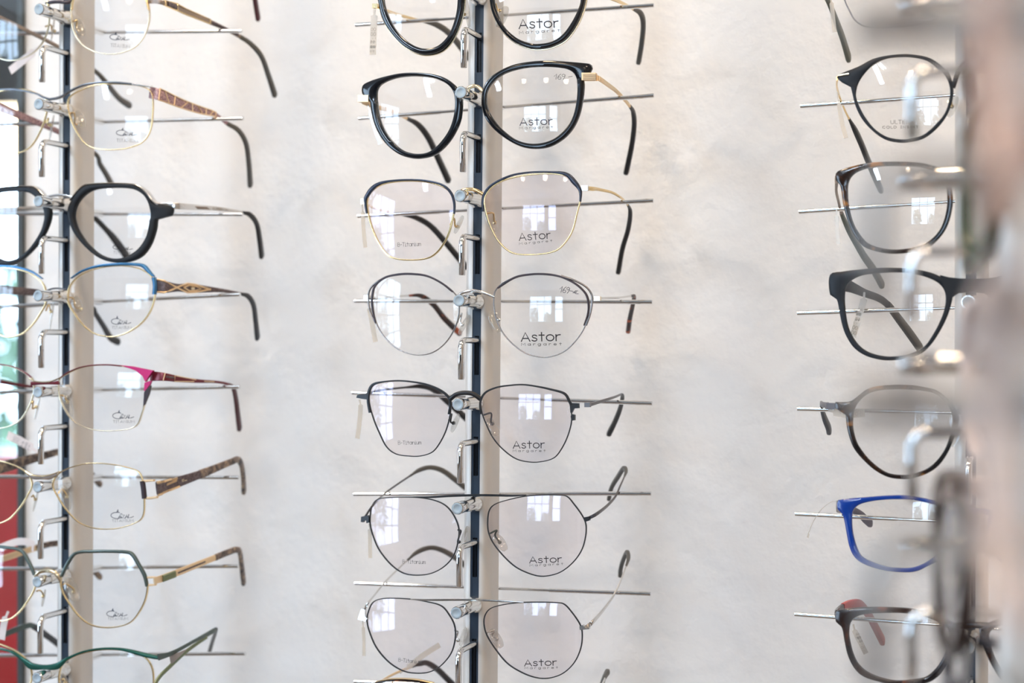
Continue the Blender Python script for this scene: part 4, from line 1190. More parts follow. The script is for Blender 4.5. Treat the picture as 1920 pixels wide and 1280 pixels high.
e.temple([(900, 555, None, 8.0, 1.6), (960, 570, 142, 7.6, 1.6), (1080, 625, 126, 6.0, 1.5), (1205, 682, 108, 4.6, 1.4), (1290, 710, 96, 3.0, 1.4), (1362, 755, 84, 2.6, 1.6), (1430, 790, 76, 3.0, 2.0), (1475, 860, 67, 3.4, 2.2), (1492, 970, 56, 3.8, 2.3), (1502, 1108, 43, 4.6, 2.4)], 5, 'glitter_purple', 'grey_tip',
   [('arm_lattice', 'matt_gold', .42, [[(a * .9, b) for a, b in ln] for ln in zig] + [[(.17 + .0635 * k, 1) for k in range(11)], [(.17 + .0635 * k, -1) for k in range(11)]])])
rh = e.hinge
e.temple([(0, 0, None, 7.0, 1.6), (330, 780, 104, 4.0, 1.2), (563, 915, 76, 2.6, 1.8), (600, 985, 68, 3.2, 2.2), (640, 1050, 59, 3.6, 2.3), (672, 1110, 51, 4.2, 2.4)], 2, 'glitter_purple', 'grey_tip', start=e.mir(rh))
e.pad(480, 715, 22, [(418, 680, .001), (445, 680, .003), (450, 740, .006), (478, 745, .008)], 'gold', 0.0062)
e.pad(310, 765, -12, [(270, 740, .001), (290, 710, .004), (285, 745, .006), (300, 750, .008)], 'gold', 0.009)
cazal(e, 704, 815, 823, 44, 706, 853, 825, 18, -0.01)
e.done('gold')

# 3 thick black panto with silver top
e = Eyewear(F_, 'L', (360, 190), 'thick matt black angular round glasses with silver arms on the left rail', GLT)
e.eye('R', [(452, 260), (470, 200), (520, 142), (582, 113), (680, 104), (790, 109), (858, 140), (893, 190), (904, 250), (899, 320), (879, 400), (830, 470), (762, 514), (690, 526), (612, 505), (542, 450), (482, 370), (458, 310)],
      [(410, 240), (432, 180), (500, 97), (562, 83), (650, 79), (760, 81), (830, 93), (888, 140), (932, 200), (1038, 213), (1030, 273), (962, 282), (946, 300), (940, 350), (910, 440), (860, 510), (790, 545), (700, 552), (612, 530), (530, 470), (460, 390), (420, 310)], 0.0045)
e.eye('L', None, None)
e.band([(425, 178, 5), (500, 94, 7), (562, 79, 7), (650, 75, 7), (760, 77, 7), (830, 88, 9), (885, 130, 13), (935, 190, 12), (1000, 202, 8)], 0.005, 'silver', 'top_trim', off=0.0004, both=True)
e.band([(262, 165, 14), (310, 150, 15), (370, 146, 16), (440, 158, 14)], 0.003, 'silver', 'bridge', off=0.001)
e.temple([(950, 208, None, 4.0, 1.4), (1060, 212, 136, 4.2, 1.4), (1160, 224, 122, 3.8, 1.3), (1260, 240, 106, 3.0, 1.3), (1360, 252, 96, 2.4, 1.3), (1452, 262, 84, 2.0, 1.6), (1500, 272, 77, 3.0, 2.0), (1540, 320, 68, 3.4, 2.2), (1558, 410, 58, 4.2, 2.4), (1570, 510, 47, 4.6, 2.5)], 5, 'silver', 'black_tip',
   [('arm_inlay', 'taupe_enamel', .5, [[(.42, .1), (.56, .1)], [(.44, -.4), (.58, -.4)]])])
rh = e.hinge
e.temple([(0, 0, None, 4.0, 1.4), (300, 235, 106, 3.0, 1.3), (520, 265, 84, 2.0, 1.6), (570, 290, 78, 3.0, 2.0), (640, 358, 67, 3.4, 2.2), (690, 415, 58, 5.0, 2.4), (758, 508, 46, 5.4, 2.6)], 2, 'silver', 'black_tip', start=e.mir(rh))
cazal(e, 682, 475, 796, 38, 684, 500, 800, 16, -0.02, 'ink_dark')
e.done('black_matt')

# 4 gold and blue with eye-shaped ornament
e = Eyewear(F_, 'L', (343, 706), 'gold glasses with blue brow and looped gold arm ornament on the left rail', GLT)
e.eye('R', [(412, 760), (425, 692), (470, 642), (530, 607), (620, 583), (720, 574), (810, 583), (868, 606), (908, 640), (929, 690), (924, 760), (899, 840), (850, 908), (780, 958), (700, 988), (640, 990), (560, 968), (492, 910), (442, 840), (419, 800)], 8, 0.0018)
e.eye('L', None, None)
e.band([(430, 645, 6), (500, 600, 12), (600, 571, 16), (720, 560, 17), (830, 563, 20), (868, 574, 24), (900, 608, 20), (928, 634, 8)], 0.0024, 'blue_enamel', off=-0.0006, both=True)
e.band([(925, 640, 22), (932, 690, 20), (928, 742, 20)], 0.003, 'blue_enamel', 'end_piece', off=-0.0004, both=True)
e.band([(262, 735, 8), (300, 712, 10), (345, 705, 11), (400, 712, 8)], 0.002, 'slate_enamel', 'bridge')
def loop_arm(sg):
    u1 = [(.0, .95), (.12, .95), (.22, .55), (.30, .0), (.38, -.6), (.46, -.95), (.56, -.85), (.66, -.35), (.72, .1)]
    return [u1, [(a, -b) for a, b in u1], [(.40, .1), (.48, .6), (.56, .5), (.62, 0), (.56, -.5), (.48, -.6), (.40, .1)], [(.5, .1), (.53, .0), (.5, -.1)]]
e.temple([(938, 690, None, 8.6, 1.2), (1000, 698, 138, 7.4, 1.2), (1070, 703, 128, 5.0, 1.2), (1140, 708, 119, 6.4, 1.2), (1230, 718, 108, 4.6, 1.2), (1330, 728, 97, 2.6, 1.3), (1440, 744, 84, 2.0, 1.6), (1490, 758, 77, 3.0, 2.0), (1522, 810, 69, 3.4, 2.2), (1534, 900, 59, 3.8, 2.3), (1545, 1000, 48, 4.6, 2.4)], 6, 'brown_enamel', 'slate_tip',
   [('arm_ornament', 'matt_gold', .6, loop_arm(1)), ('arm_gem', 'pale_gold', 1.0, [[(.5, 0), (.54, 0)]])])
rh = e.hinge
e.temple([(0, 0, None, 8, 1.2), (300, 745, 108, 4.0, 1.2), (540, 815, 82, 2.2, 1.6), (575, 862, 75, 3.0, 2.0), (625, 938, 64, 3.5, 2.2), (662, 1000, 55, 4.2, 2.4), (706, 1026, 49, 4.6, 2.4)], 2, 'brown_enamel', 'slate_tip', start=e.mir(rh), )
e.pad(462, 800, 20, [(418, 760, .001), (440, 768, .003), (452, 815, .006), (485, 828, .008)], 'gold', 0.006)
e.pad(312, 860, -10, [(275, 840, .001), (292, 802, .004), (300, 825, .006), (305, 845, .008)], 'gold', 0.011)
cazal(e, 674, 922, 788, 48, 677, 948, 790, 16, 0.0)
e.done('gold')

# 5 magenta
e = Eyewear(G_, 'L', (277, 385), 'gold-rimmed glasses with magenta corners and wine-red arms', GLT)
e.eye('R', [(355, 410), (362, 355), (410, 322), (480, 291), (560, 276), (650, 273), (740, 281), (820, 301), (858, 326), (877, 365), (876, 420), (868, 490), (849, 560), (824, 623), (780, 648), (700, 660), (610, 660), (520, 643), (442, 600), (391, 530), (362, 460)], 6, 0.0016)
e.eye('L', None, None)
e.band([(190, 380, 26), (230, 380, 18), (277, 379, 15), (320, 378, 18), (357, 375, 28)], 0.002, 'wine_enamel', 'bridge', off=-0.0003)
e.band([(180, 350, 7), (215, 366, 8), (270, 371, 8), (320, 364, 8), (365, 345, 7)], 0.0022, 'pale_gold', 'bridge_trim', off=-0.0005)
e.band([(365, 345, 6), (410, 314, 7), (480, 284, 7), (560, 270, 8), (650, 268, 9), (730, 275, 10)], 0.002, 'wine_enamel', off=-0.0003, both=True)
e.plate([(730, 270), (800, 277), (925, 302), (900, 335), (878, 370), (862, 335), (820, 302)], 0.0022, 'magenta_enamel', 'corner_plate', -0.0004, both=True)
e.plate([(874, 374), (912, 362), (905, 385), (885, 415), (870, 425)], 0.0022, 'magenta_enamel', 'corner_plate', -0.0004, both=True)
e.plate([(872, 430), (908, 392), (898, 440), (866, 518)], 0.0022, 'plum_enamel', 'corner_plate', -0.0004, both=True)
e.temple([(905, 335, None, 6.4, 1.5), (985, 340, 152, 5.2, 1.4), (1060, 352, 142, 4.2, 1.4), (1160, 366, 128, 2.8, 1.3), (1280, 384, 108, 1.8, 1.3), (1370, 402, 92, 1.8, 1.5), (1400, 420, 85, 2.8, 2.0), (1416, 480, 75, 3.4, 2.2), (1426, 560, 65, 3.8, 2.3), (1437, 650, 53, 4.2, 2.4)], 5, 'wine_enamel', 'wine_tip',
   [('arm_inlay', 'matt_gold', .3, [[(.2, .9), (.18, -.9)], [(.36, .9), (.36, -.9), (.6, -.4)], [(.38, .8), (.62, .5)], [(.70, 0), (.8, 0)]]), ('arm_plate', 'brown_enamel', .7, [[(.22, .1), (.34, .1)]])])
rh = e.hinge
e.temple([(0, 0, None, 5.0, 1.4), (150, 395, 104, 2.0, 1.3), (420, 420, 84, 1.8, 1.6), (470, 440, 77, 2.6, 2.0), (500, 500, 66, 3.2, 2.2), (520, 600, 54, 3.8, 2.3)], 2, 'wine_enamel', 'wine_tip', start=e.mir(rh))
e.pad(405, 510, 20, [(362, 450, .001), (382, 455, .003), (400, 480, .006), (405, 490, .008)], 'gold', 0.0085)
e.pad(225, 530, -16, [(190, 500, .001), (200, 485, .003), (195, 530, .006), (215, 520, .008)], 'gold', 0.008)
cazal(e, 682, 592, 803, 50, 684, 615, 805, 15, 0.0)
e.done('pale_gold')

# 6 gold rectangular with chain arms
e = Eyewear(G_, 'L', (255, 935), 'gold rectangular glasses with brown marbled arms and chain ornament', GLT)
e.eye('R', [(322, 1000), (331, 952), (370, 912), (440, 882), (520, 864), (610, 863), (700, 873), (780, 891), (828, 911), (850, 950), (858, 1010), (863, 1070), (861, 1150), (843, 1193), (800, 1218), (720, 1243), (640, 1250), (560, 1243), (482, 1213), (432, 1170), (382, 1110), (346, 1050)], 7, 0.0016)
e.eye('L', None, None)
e.band([(176, 930, 20), (210, 940, 30), (255, 942, 28), (300, 940, 32), (345, 926, 16)], 0.0018, 'taupe_enamel', 'bridge', off=-0.0003)
e.band([(160, 905, 6), (200, 928, 7), (255, 935, 7), (310, 926, 7), (360, 908, 6)], 0.0022, 'gold', 'bridge_trim', off=-0.0006)
e.band([(855, 965, 26), (862, 1010, 26), (868, 1070, 26)], 0.0026, 'plum_enamel', 'end_piece', off=-0.0002, both=True)
e.band([(845, 968, 14), (880, 964, 15), (920, 962, 12)], 0.003, 'matt_gold', 'prong', off=0.001, both=True)
e.band([(855, 1064, 14), (890, 1068, 15), (940, 1062, 14)], 0.003, 'matt_gold', 'prong', off=0.001, both=True)
def links(u0, u1, v0, v1, n):
    out = []
    for k in range(n):
        a = u0 + (u1 - u0) * k / n; b = a + (u1 - u0) / n * 0.8
        v = v0 + (v1 - v0) * k / n
        out.append([(a, v - .12), (b, v - .1), (b, v + .12), (a, v + .1), (a, v - .12)])
    return out
CH6 = [('arm_chain', 'matt_gold', .28, links(.02, .22, .8, .85, 5) + links(.28, .52, .25, .45, 8) + links(.14, .34, -.85, -.75, 6) + links(.42, .54, .75, .8, 3)),
       ('arm_plate', 'matt_gold', .75, [[(.20, .82), (.4, .85)], [(.34, -.8), (.56, -.8)], [(.0, -.95), (.12, -.95)], [(.0, .95), (.1, .95)]]),
       ('arm_emblem', 'pale_gold', .3, [[(.62, .1), (.64, .3), (.67, .1), (.64, -.15), (.62, .1)], [(.67, -.1), (.72, -.1)]])]
e.temple([(940, 1010, 152, 9.0, 1.8), (1010, 990, 142, 8.2, 1.8), (1100, 960, 131, 6.8, 1.8), (1200, 925, 118, 5.6, 1.8), (1300, 885, 104, 4.6, 1.8), (1390, 848, 91, 4.0, 1.9), (1425, 836, 83, 4.0, 2.0), (1448, 865, 76, 3.8, 2.1), (1460, 940, 66, 3.8, 2.2), (1464, 1030, 55, 4.0, 2.3)], 3, 'brown_enamel', 'marbled_tip', CH6)
rh = e.hinge
e.temple([(-230, 930, 158, 8.5, 1.8), (-100, 908, 135, 6.0, 1.8), (20, 880, 119, 7.4, 1.8), (180, 835, 103, 6.0, 1.8), (300, 803, 91, 4.6, 1.9), (355, 790, 83, 4.2, 2.0), (420, 800, 74, 3.8, 2.1), (500, 870, 62, 3.8, 2.2), (600, 985, 47, 4.0, 2.3)], 1, 'brown_enamel', 'marbled_tip', mirror=False)
e.pad(395, 1065, 18, [(350, 1040, .001), (370, 1015, .003), (395, 1040, .006), (400, 1060, .008)], 'gold', 0.0085)
e.pad(215, 1080, -16, [(190, 1060, .001), (200, 1050, .003), (208, 1070, .006), (212, 1075, .008)], 'gold', 0.008)
cazal(e, 671, 1190, 800, 52, 677, 1209, 798, 15, 0.0)
e.done('gold')
price_tag(e, [(225, 790), (180, 760), (120, 725), (45, 690)], 6.0, 'white price tag slanting across the left rail by the chain-armed glasses', 'tag_paper', ('189,00', 0.25, 0.8), mm=118)

# 7 octagonal gold
e = Eyewear(H_, 'L', (289, 630), 'octagonal gold glasses with grey-green top rim on the left rail', GLT)
e.eye('R', [(369, 690), (373, 640), (400, 582), (440, 517), (482, 494), (560, 491), (660, 490), (758, 494), (798, 512), (838, 580), (868, 640), (882, 700), (868, 780), (829, 858), (780, 913), (710, 938), (620, 943), (540, 923), (472, 870), (412, 790), (381, 735)], 8, 0.0018)
e.eye('L', None, None)
e.band([(371, 640, 18), (402, 575, 20), (443, 512, 20), (485, 494, 20), (560, 491, 20), (660, 490, 20), (758, 494, 21), (797, 510, 21), (838, 575, 20), (870, 635, 20), (884, 700, 16)], 0.0021, 'green_grey_enamel', off=-0.0004, both=True)
e.wire([(212, 650, 0), (228, 620, -.001), (262, 607, -.001), (318, 610, -.001), (345, 634, -.001), (366, 664, 0)], 0.0014, 'pale_gold')
e.band([(868, 650, 11), (890, 648, 12), (925, 648, 10)], 0.003, 'matt_gold', 'prong', off=0.001, both=True)
e.band([(872, 692, 11), (895, 694, 12), (930, 692, 10)], 0.003, 'matt_gold', 'prong', off=0.001, both=True)
e.temple([(925, 668, 155, 4.4, 1.5), (980, 650, 147, 4.8, 1.6), (1080, 612, 134, 4.6, 1.7), (1180, 572, 120, 4.4, 1.7), (1290, 528, 104, 4.0, 1.7), (1370, 495, 91, 3.8, 1.8), (1418, 480, 83, 3.8, 2.0), (1440, 500, 77, 3.6, 2.1), (1452, 590, 66, 3.8, 2.2), (1463, 680, 56, 4.0, 2.3)], 4, 'matt_gold', 'marbled_tip',
   [('arm_plate', 'olive_enamel', 1.0, [[(.22, .55), (.42, .55)], [(.22, 0), (.42, 0)], [(.22, -.55), (.42, -.55)]]), ('arm_chain', 'brown_enamel', .34, links(.46, .86, .0, .1, 9))])
e.temple([(-230, 640, 158, 4.4, 1.5), (-60, 560, 132, 4.6, 1.7), (60, 520, 118, 4.6, 1.7), (215, 470, 100, 4.0, 1.7), (300, 447, 90, 3.8, 1.9), (370, 445, 82, 3.8, 2.0), (440, 480, 74, 3.6, 2.1), (520, 560, 62, 3.6, 2.2), (600, 645, 50, 3.8, 2.3)], 3, 'matt_gold', 'marbled_tip')
e.pad(430, 720, 25, [(380, 690, .001), (395, 685, .003), (440, 715, .006), (440, 735, .008)], 'gold', 0.0085, 0.004)
e.pad(262, 770, -14, [(216, 730, .001), (240, 725, .003), (255, 740, .006), (258, 760, .008)], 'gold', 0.006)
cazal(e, 645, 882, 763, 48, 651, 901, 767, 15, 0.0)
e.done('gold')
price_tag(e, [(195, 490), (190, 445), (110, 432), (0, 470)], 5.0, 'white price tag looped round an arm of the octagonal glasses', 'tag_paper', mm=112)

# 8 green sweeping brow
e = Eyewear(H_, 'L', (272, 1195), 'gold glasses with sweeping dark green brow and arms, bottom of left rail', GLT)
e.eye('R', [(358, 1240), (375, 1180), (420, 1138), (500, 1105), (600, 1086), (700, 1084), (800, 1098), (870, 1130), (906, 1180), (918, 1240), (914, 1320), (880, 1400), (800, 1460), (690, 1485), (580, 1475), (470, 1420), (400, 1340), (365, 1290)], 7, 0.0017)
e.eye('L', None, None)
e.band([(0, 1072, 12), (80, 1094, 14), (150, 1142, 24), (195, 1178, 40), (272, 1184, 30), (345, 1178, 40), (405, 1135, 20), (500, 1092, 12), (600, 1074, 12), (700, 1073, 14), (780, 1086, 20), (870, 1110, 26), (950, 1126, 24), (985, 1122, 22)], 0.0026, 'green_enamel', 'brow_bar', off=-0.0006)
e.band([(0, 1072, 12), (-100, 1070, 14), (-200, 1085, 20), (-290, 1120, 26), (-360, 1150, 22)], 0.0026, 'green_enamel', 'brow_bar', off=-0.0006)
e.temple([(950, 1125, 158, 4.6, 1.6), (1020, 1105, 148, 3.0, 1.5), (1100, 1065, 137, 2.4, 1.4), (1180, 1020, 124, 2.2, 1.4), (1240, 990, 112, 3.2, 1.6), (1292, 962, 100, 3.2, 1.8), (1290, 985, 88, 3.4, 2.0), (1275, 1030, 72, 3.6, 2.1), (1258, 1090, 56, 3.8, 2.2)], 5, 'green_grey_enamel', 'black_tip')
e.temple([(930, 1285, 156, 3.0, 1.5), (960, 1240, 152, 3.0, 1.5), (1010, 1190, 147, 2.8, 1.4), (1100, 1105, 134, 2.6, 1.4), (1180, 1045, 122, 2.4, 1.3), (1240, 1005, 113, 2.2, 1.3)], 5, 'olive_enamel', 'olive_enamel')
e.plate([(990, 1128), (1095, 1085), (1060, 1120), (1010, 1170), (998, 1180)], 0.0012, 'taupe_enamel', 'arm_plate', 0.006)
e.temple([(-330, 1150, 158, 4.0, 1.5), (-100, 1050, 128, 3.0, 1.5), (60, 975, 110, 4.2, 1.7), (160, 938, 98, 4.0, 1.8), (200, 940, 92, 3.8, 2.0), (280, 995, 80, 3.8, 2.1), (360, 1055, 68, 3.8, 2.2), (450, 1130, 54, 4.0, 2.2)], 4, 'green_grey_enamel', 'slate_tip')
e.pad(385, 1290, 20, [(370, 1260, .001), (382, 1255, .003), (388, 1270, .006), (390, 1280, .008)], 'gold', 0.008)
e.done('gold')
price_tag(e, [(50, 850), (30, 900), (18, 960), (10, 1020)], 5.0, 'white price tag hanging beside the dark green glasses', 'tag_paper', mm=150)

# ------------------------------------------------------------------ spectacles on the right rail
GR = 'eyeglasses on the right rail'
def right_pair(crop, b, label):
    return Eyewear(crop, 'R', b, label, GR, yf=-0.150)
e = right_pair(R1_, (1525, -60), 'grey metal rectangular glasses at the top of the right rail')
e.eye('L', [(570, -60), (582, 0), (608, 60), (655, 145), (725, 192), (830, 203), (950, 200), (1080, 188), (1200, 160), (1300, 100), (1350, 10), (1370, -80), (1330, -170), (1200, -210), (1000, -220), (800, -215), (640, -180), (580, -120)], 13, 0.002)
e.eye('R', None, None)
e.band([(560, -120, 16), (640, -190, 20), (800, -225, 22), (1000, -232, 22), (1200, -220, 22), (1340, -175, 20), (1450, -110, 20), (1525, -100, 20)], 0.0022, None, both=True)
e.temple([(440, -110, None, 4.0, 1.8), (420, -60, 104, 3.6, 1.8), (435, -10, 84, 3.2, 1.9), (462, 40, 74, 3.6, 2.0), (505, 140, 62, 4.4, 2.2), (560, 285, 46, 5.4, 2.4), (603, 430, 32, 6.4, 2.6)], 2, 'grey_metal', 'olive_tip')
e.plate([(440, -120), (570, -110), (575, -80), (445, -95)], 0.003)
e.temple([(0, 0, None, 4.0, 1.8), (2650, -60, 104, 3.6, 1.8), (2650, -10, 84, 3.2, 1.9), (2610, 140, 62, 4.4, 2.2), (2550, 400, 34, 6.0, 2.6)], 2, 'grey_metal', 'olive_tip', start=e.mir(e.hinge))
e.done('grey_metal')
price_tag(e, [(468, -30), (478, 40), (488, 140), (500, 240)], 2.4, 'clear price tag hanging at the grey glasses on the right rail', off=0.03)

# round black with gold corner
e = right_pair(R1_, (1525, 620), 'slim black round glasses with gold corner mark on the right rail')
e.eye('L', [(660, 700), (680, 622), (730, 547), (800, 481), (890, 441), (1000, 429), (1090, 433), (1190, 456), (1265, 506), (1328, 570), (1360, 640), (1363, 720), (1330, 840), (1260, 930), (1170, 1008), (1080, 1038), (990, 1044), (890, 1024), (800, 965), (731, 880), (692, 810), (668, 750)],
      [(522, 568), (560, 545), (620, 522), (690, 493), (780, 446), (880, 421), (1000, 408), (1090, 411), (1200, 431), (1290, 481), (1358, 550), (1388, 640), (1386, 740), (1345, 860), (1270, 960), (1180, 1032), (1080, 1064), (980, 1069), (880, 1047), (790, 986), (710, 900), (658, 800), (632, 700), (615, 640), (585, 612), (524, 622)], 0.003)
e.eye('R', None, None)
e.wire([(1386, 660, 0), (1440, 510, -.001), (1525, 450, -.001), (1610, 510, -.001), (1664, 660, 0)], 0.0013)
e.band([(528, 572, 14), (560, 566, 24), (608, 558, 24)], 0.0036, 'pale_gold', 'corner_mark', off=-0.0002, both=True)
e.temple([(520, 590, None, 2.4, 1.2), (516, 650, 125, 1.8, 1.0), (535, 760, 102, 1.4, 1.0), (568, 840, 88, 1.2, 1.0), (608, 905, 76, 1.4, 1.1), (655, 985, 66, 3.6, 2.2), (700, 1080, 55, 4.2, 2.4), (740, 1180, 46, 4.6, 2.5), (800, 1320, 36, 5.0, 2.6), (845, 1420, 30, 5.2, 2.6)], 4, 'gold', 'black_tip')
e.temple([(0, 0, None, 2.4, 1.2), (2640, 760, 102, 1.4, 1.0), (2600, 905, 76, 1.4, 1.1), (2540, 1080, 55, 4.2, 2.4), (2400, 1420, 30, 5.2, 2.6)], 2, 'gold', 'black_tip', start=e.mir(e.hinge))
e.pad(1385, 800, -20, [(1350, 760, .001), (1372, 760, .004), (1380, 800, .008)], 'gold')
e.text('L', 'ULTEM', 922, 930, 1068, 928, 26, 3.4, 0.25, 'ink_grey')
e.text('L', 'COLD INSERT', 860, 964, 1130, 962, 17, 3.4, 0.35, 'ink_grey')
e.done('black_matt')
price_tag(e, [(520, 690), (535, 800), (555, 920), (585, 1035)], 2.4, 'clear price tag hanging from the slim black round glasses', off=0.02)

# tortoise rectangular
e = right_pair(R2_, (1525, 240), 'dark tortoise glasses with pale lower rim, third pair on the right rail')
e.eye('L', [(602, 340), (604, 265), (628, 207), (682, 166), (760, 141), (880, 126), (1000, 126), (1120, 131), (1220, 151), (1288, 191), (1328, 260), (1343, 350), (1338, 450), (1308, 560), (1258, 640), (1180, 703), (1070, 738), (960, 750), (850, 738), (752, 703), (692, 640), (642, 550), (612, 440)],
      [(506, 190), (522, 164), (600, 135), (700, 110), (800, 95), (950, 89), (1100, 93), (1200, 110), (1290, 140), (1350, 200), (1380, 300), (1386, 420), (1352, 560), (1290, 662), (1200, 737), (1080, 772), (950, 784), (840, 772), (720, 732), (648, 650), (598, 540), (565, 420), (548, 300), (535, 258), (508, 238)], 0.0038)
e.eye('R', None, None)
e.band([(1350, 230, 50), (1440, 210, 44), (1525, 205, 42), (1610, 210, 44), (1700, 230, 50)], 0.0036)
e.temple([(515, 225, None, 5.0, 2.2), (512, 320, 122, 4.0, 1.4), (528, 420, 102, 2.4, 1.4), (550, 500, 86, 2.6, 1.6), (600, 600, 74, 4.0, 2.2), (660, 700, 62, 4.6, 2.4), (720, 800, 52, 5.0, 2.5), (790, 900, 42, 5.4, 2.6), (850, 1010, 33, 5.6, 2.6)], 3, 'taupe_enamel', 'olive_tip')
e.temple([(0, 0, None, 5.0, 2.2), (2600, 420, 102, 2.4, 1.4), (2550, 600, 74, 4.0, 2.2), (2450, 800, 52, 5.0, 2.5), (2350, 1010, 33, 5.6, 2.6)], 2, 'taupe_enamel', 'olive_tip', start=e.mir(e.hinge))
e.done('tortoise')
price_tag(e, [(514, 440), (516, 520), (520, 610), (527, 710)], 2.2, 'clear price tag hanging from the dark tortoise glasses', off=0.02)

# thick black rectangular
e = right_pair(R3_, (1525, 190), 'thick matt black rectangular glasses on the lit peg of the right rail')
e.eye('L', [(578, 310), (590, 232), (630, 182), (700, 147), (800, 131), (940, 123), (1060, 129), (1180, 156), (1268, 196), (1318, 250), (1333, 320), (1319, 410), (1279, 510), (1229, 600), (1173, 675), (1090, 719), (1000, 744), (900, 751), (800, 734), (722, 699), (662, 640), (612, 550), (587, 440)],
      [(464, 140), (560, 115), (680, 100), (820, 88), (950, 87), (1080, 94), (1200, 117), (1290, 150), (1362, 190), (1385, 290), (1372, 370), (1342, 460), (1292, 560), (1232, 652), (1160, 722), (1050, 767), (940, 781), (840, 777), (730, 746), (648, 690), (598, 620), (563, 540), (540, 440), (526, 360), (510, 318), (464, 286)], 0.0046)
e.eye('R', None, None)
e.plate([(1290, 142), (1360, 160), (1440, 168), (1525, 170), (1610, 168), (1690, 160), (1760, 142), (1740, 260), (1690, 330), (1655, 300), (1620, 278), (1525, 268), (1430, 278), (1395, 300), (1360, 330), (1325, 240)], 0.0046)
e.temple([(480, 215, None, 7.0, 3.0), (520, 212, 136, 8.0, 2.4), (600, 222, 120, 7.2, 2.2), (720, 275, 102, 5.0, 2.2), (830, 315, 88, 4.4, 2.4), (900, 368, 78, 4.6, 2.4), (980, 470, 65, 5.4, 2.6), (1070, 590, 51, 6.0, 2.8), (1140, 690, 40, 6.2, 2.8)], 5, 'black_matt', 'grey_tip')
e.temple([(0, 0, None, 7.0, 3.0), (2500, 275, 102, 5.0, 2.2), (2400, 368, 78, 4.6, 2.4), (2300, 500, 62, 5.6, 2.6), (2150, 690, 40, 6.2, 2.8)], 2, 'black_matt', 'grey_tip', start=e.mir(e.hinge))
e.done('black_matt')
R_BLACK = e
price_tag(e, [(722, 270), (715, 340), (680, 460), (635, 605)], 3.6, 'printed price tag behind the left lens of the thick black glasses', 'tag_film', ('189,00', 0.35, 0.95), mm=116)

# tortoise panto with grey top
e = right_pair(R4_, (1525, 260), 'round tortoise glasses with grey-brown front, fifth pair on the right rail')
inr = [(640, 340), (650, 270), (682, 211), (742, 156), (830, 126), (950, 116), (1080, 119), (1190, 131), (1258, 151), (1308, 191), (1358, 260), (1386, 340), (1374, 430), (1329, 560), (1259, 658), (1180, 718), (1080, 753), (990, 758), (900, 743), (812, 689), (732, 610), (672, 520), (643, 420)]
e.eye('L', inr, [(502, 216), (540, 212), (580, 214), (625, 203), (682, 160), (740, 116), (820, 92), (950, 81), (1080, 84), (1180, 99), (1260, 119), (1320, 159), (1370, 210), (1420, 290), (1431, 360), (1400, 470), (1351, 590), (1280, 691), (1190, 752), (1080, 787), (1000, 792), (900, 777), (798, 722), (698, 630), (638, 550), (605, 460), (588, 380), (578, 305), (545, 285), (504, 272)], 0.0036)
e.eye('R', None, None)
e.wire([(1425, 300, 0), (1470, 244, -.001), (1525, 229, -.001), (1580, 244, -.001), (1625, 300, 0)], 0.0016)
e.hinge_block(470, 245, 62, 48, 'grey_metal', 0.003, 0.001)
e.temple([(450, 243, None, 4.0, 1.4), (410, 242, 122, 3.4, 1.4), (398, 250, 100, 2.6, 1.4), (404, 285, 84, 3.0, 1.6), (425, 345, 74, 4.0, 2.2), (450, 400, 66, 4.6, 2.4), (458, 432, 60, 4.8, 2.5)], 3, 'grey_metal', 'slate_tip')
e.temple([(0, 0, None, 4.0, 1.4), (2640, 250, 100, 2.6, 1.4), (2630, 345, 74, 4.0, 2.2), (2590, 432, 60, 4.8, 2.5)], 1, 'grey_metal', 'slate_tip', start=e.mir(e.hinge))
e.pad(1400, 470, -18, [(1388, 420, .001), (1400, 430, .004), (1402, 465, .008)], 'silver')
e.done('tortoise')
price_tag(e, [(452, 272), (510, 290), (600, 302), (725, 296)], 4.6, 'beige price tag lying across the arm of the round tortoise glasses', 'tag_film', ('189,00', 0.3, 0.95), mm=134)

# blue
e = right_pair(R4_, (1525, 1030), 'bright blue acetate glasses on the right rail')
e.eye('L', [(633, 1120), (640, 1035), (682, 986), (760, 961), (880, 946), (1000, 943), (1100, 951), (1200, 971), (1288, 1001), (1328, 1060), (1343, 1150), (1318, 1270), (1258, 1358), (1180, 1418), (1090, 1453), (1000, 1458), (900, 1448), (802, 1418), (712, 1373), (672, 1308), (645, 1215)],
      [(522, 952), (560, 942), (620, 935), (740, 925), (880, 914), (1000, 911), (1100, 921), (1200, 940), (1300, 970), (1362, 1030), (1386, 1150), (1360, 1285), (1300, 1385), (1200, 1444), (1120, 1481), (1030, 1491), (900, 1481), (778, 1451), (688, 1410), (638, 1360), (608, 1290), (590, 1200), (575, 1120), (558, 1055), (520, 1012)], 0.0038)
e.eye('R', None, None)
e.band([(1350, 1060, 50), (1440, 1030, 42), (1525, 1025, 40), (1610, 1030, 42), (1700, 1060, 50)], 0.0034)
e.temple([(528, 985, None, 5.0, 2.4), (525, 1030, 115, 3.4, 1.8), (560, 1040, 100, 3.0, 1.8), (630, 1035, 88, 3.4, 2.0), (690, 1062, 78, 4.0, 2.2), (730, 1095, 70, 4.4, 2.4), (765, 1122, 63, 4.8, 2.4)], 2, 'grey_metal', 'violet_grey_tip')
e.temple([(0, 0, None, 5.0, 2.4), (2450, 1040, 100, 3.0, 1.8), (2400, 1062, 78, 4.0, 2.2), (2330, 1122, 63, 4.8, 2.4)], 1, 'grey_metal', 'violet_grey_tip', start=e.mir(e.hinge))
e.done('blue_acetate')
mb = tube(MB(), [at(*e.px(x, y), -m / 1000) for x, y, m in ((515, 955, 140), (470, 965, 132), (400, 1020, 125), (340, 1110, 122), (302, 1200, 120))], 0.00022, 6, 6)
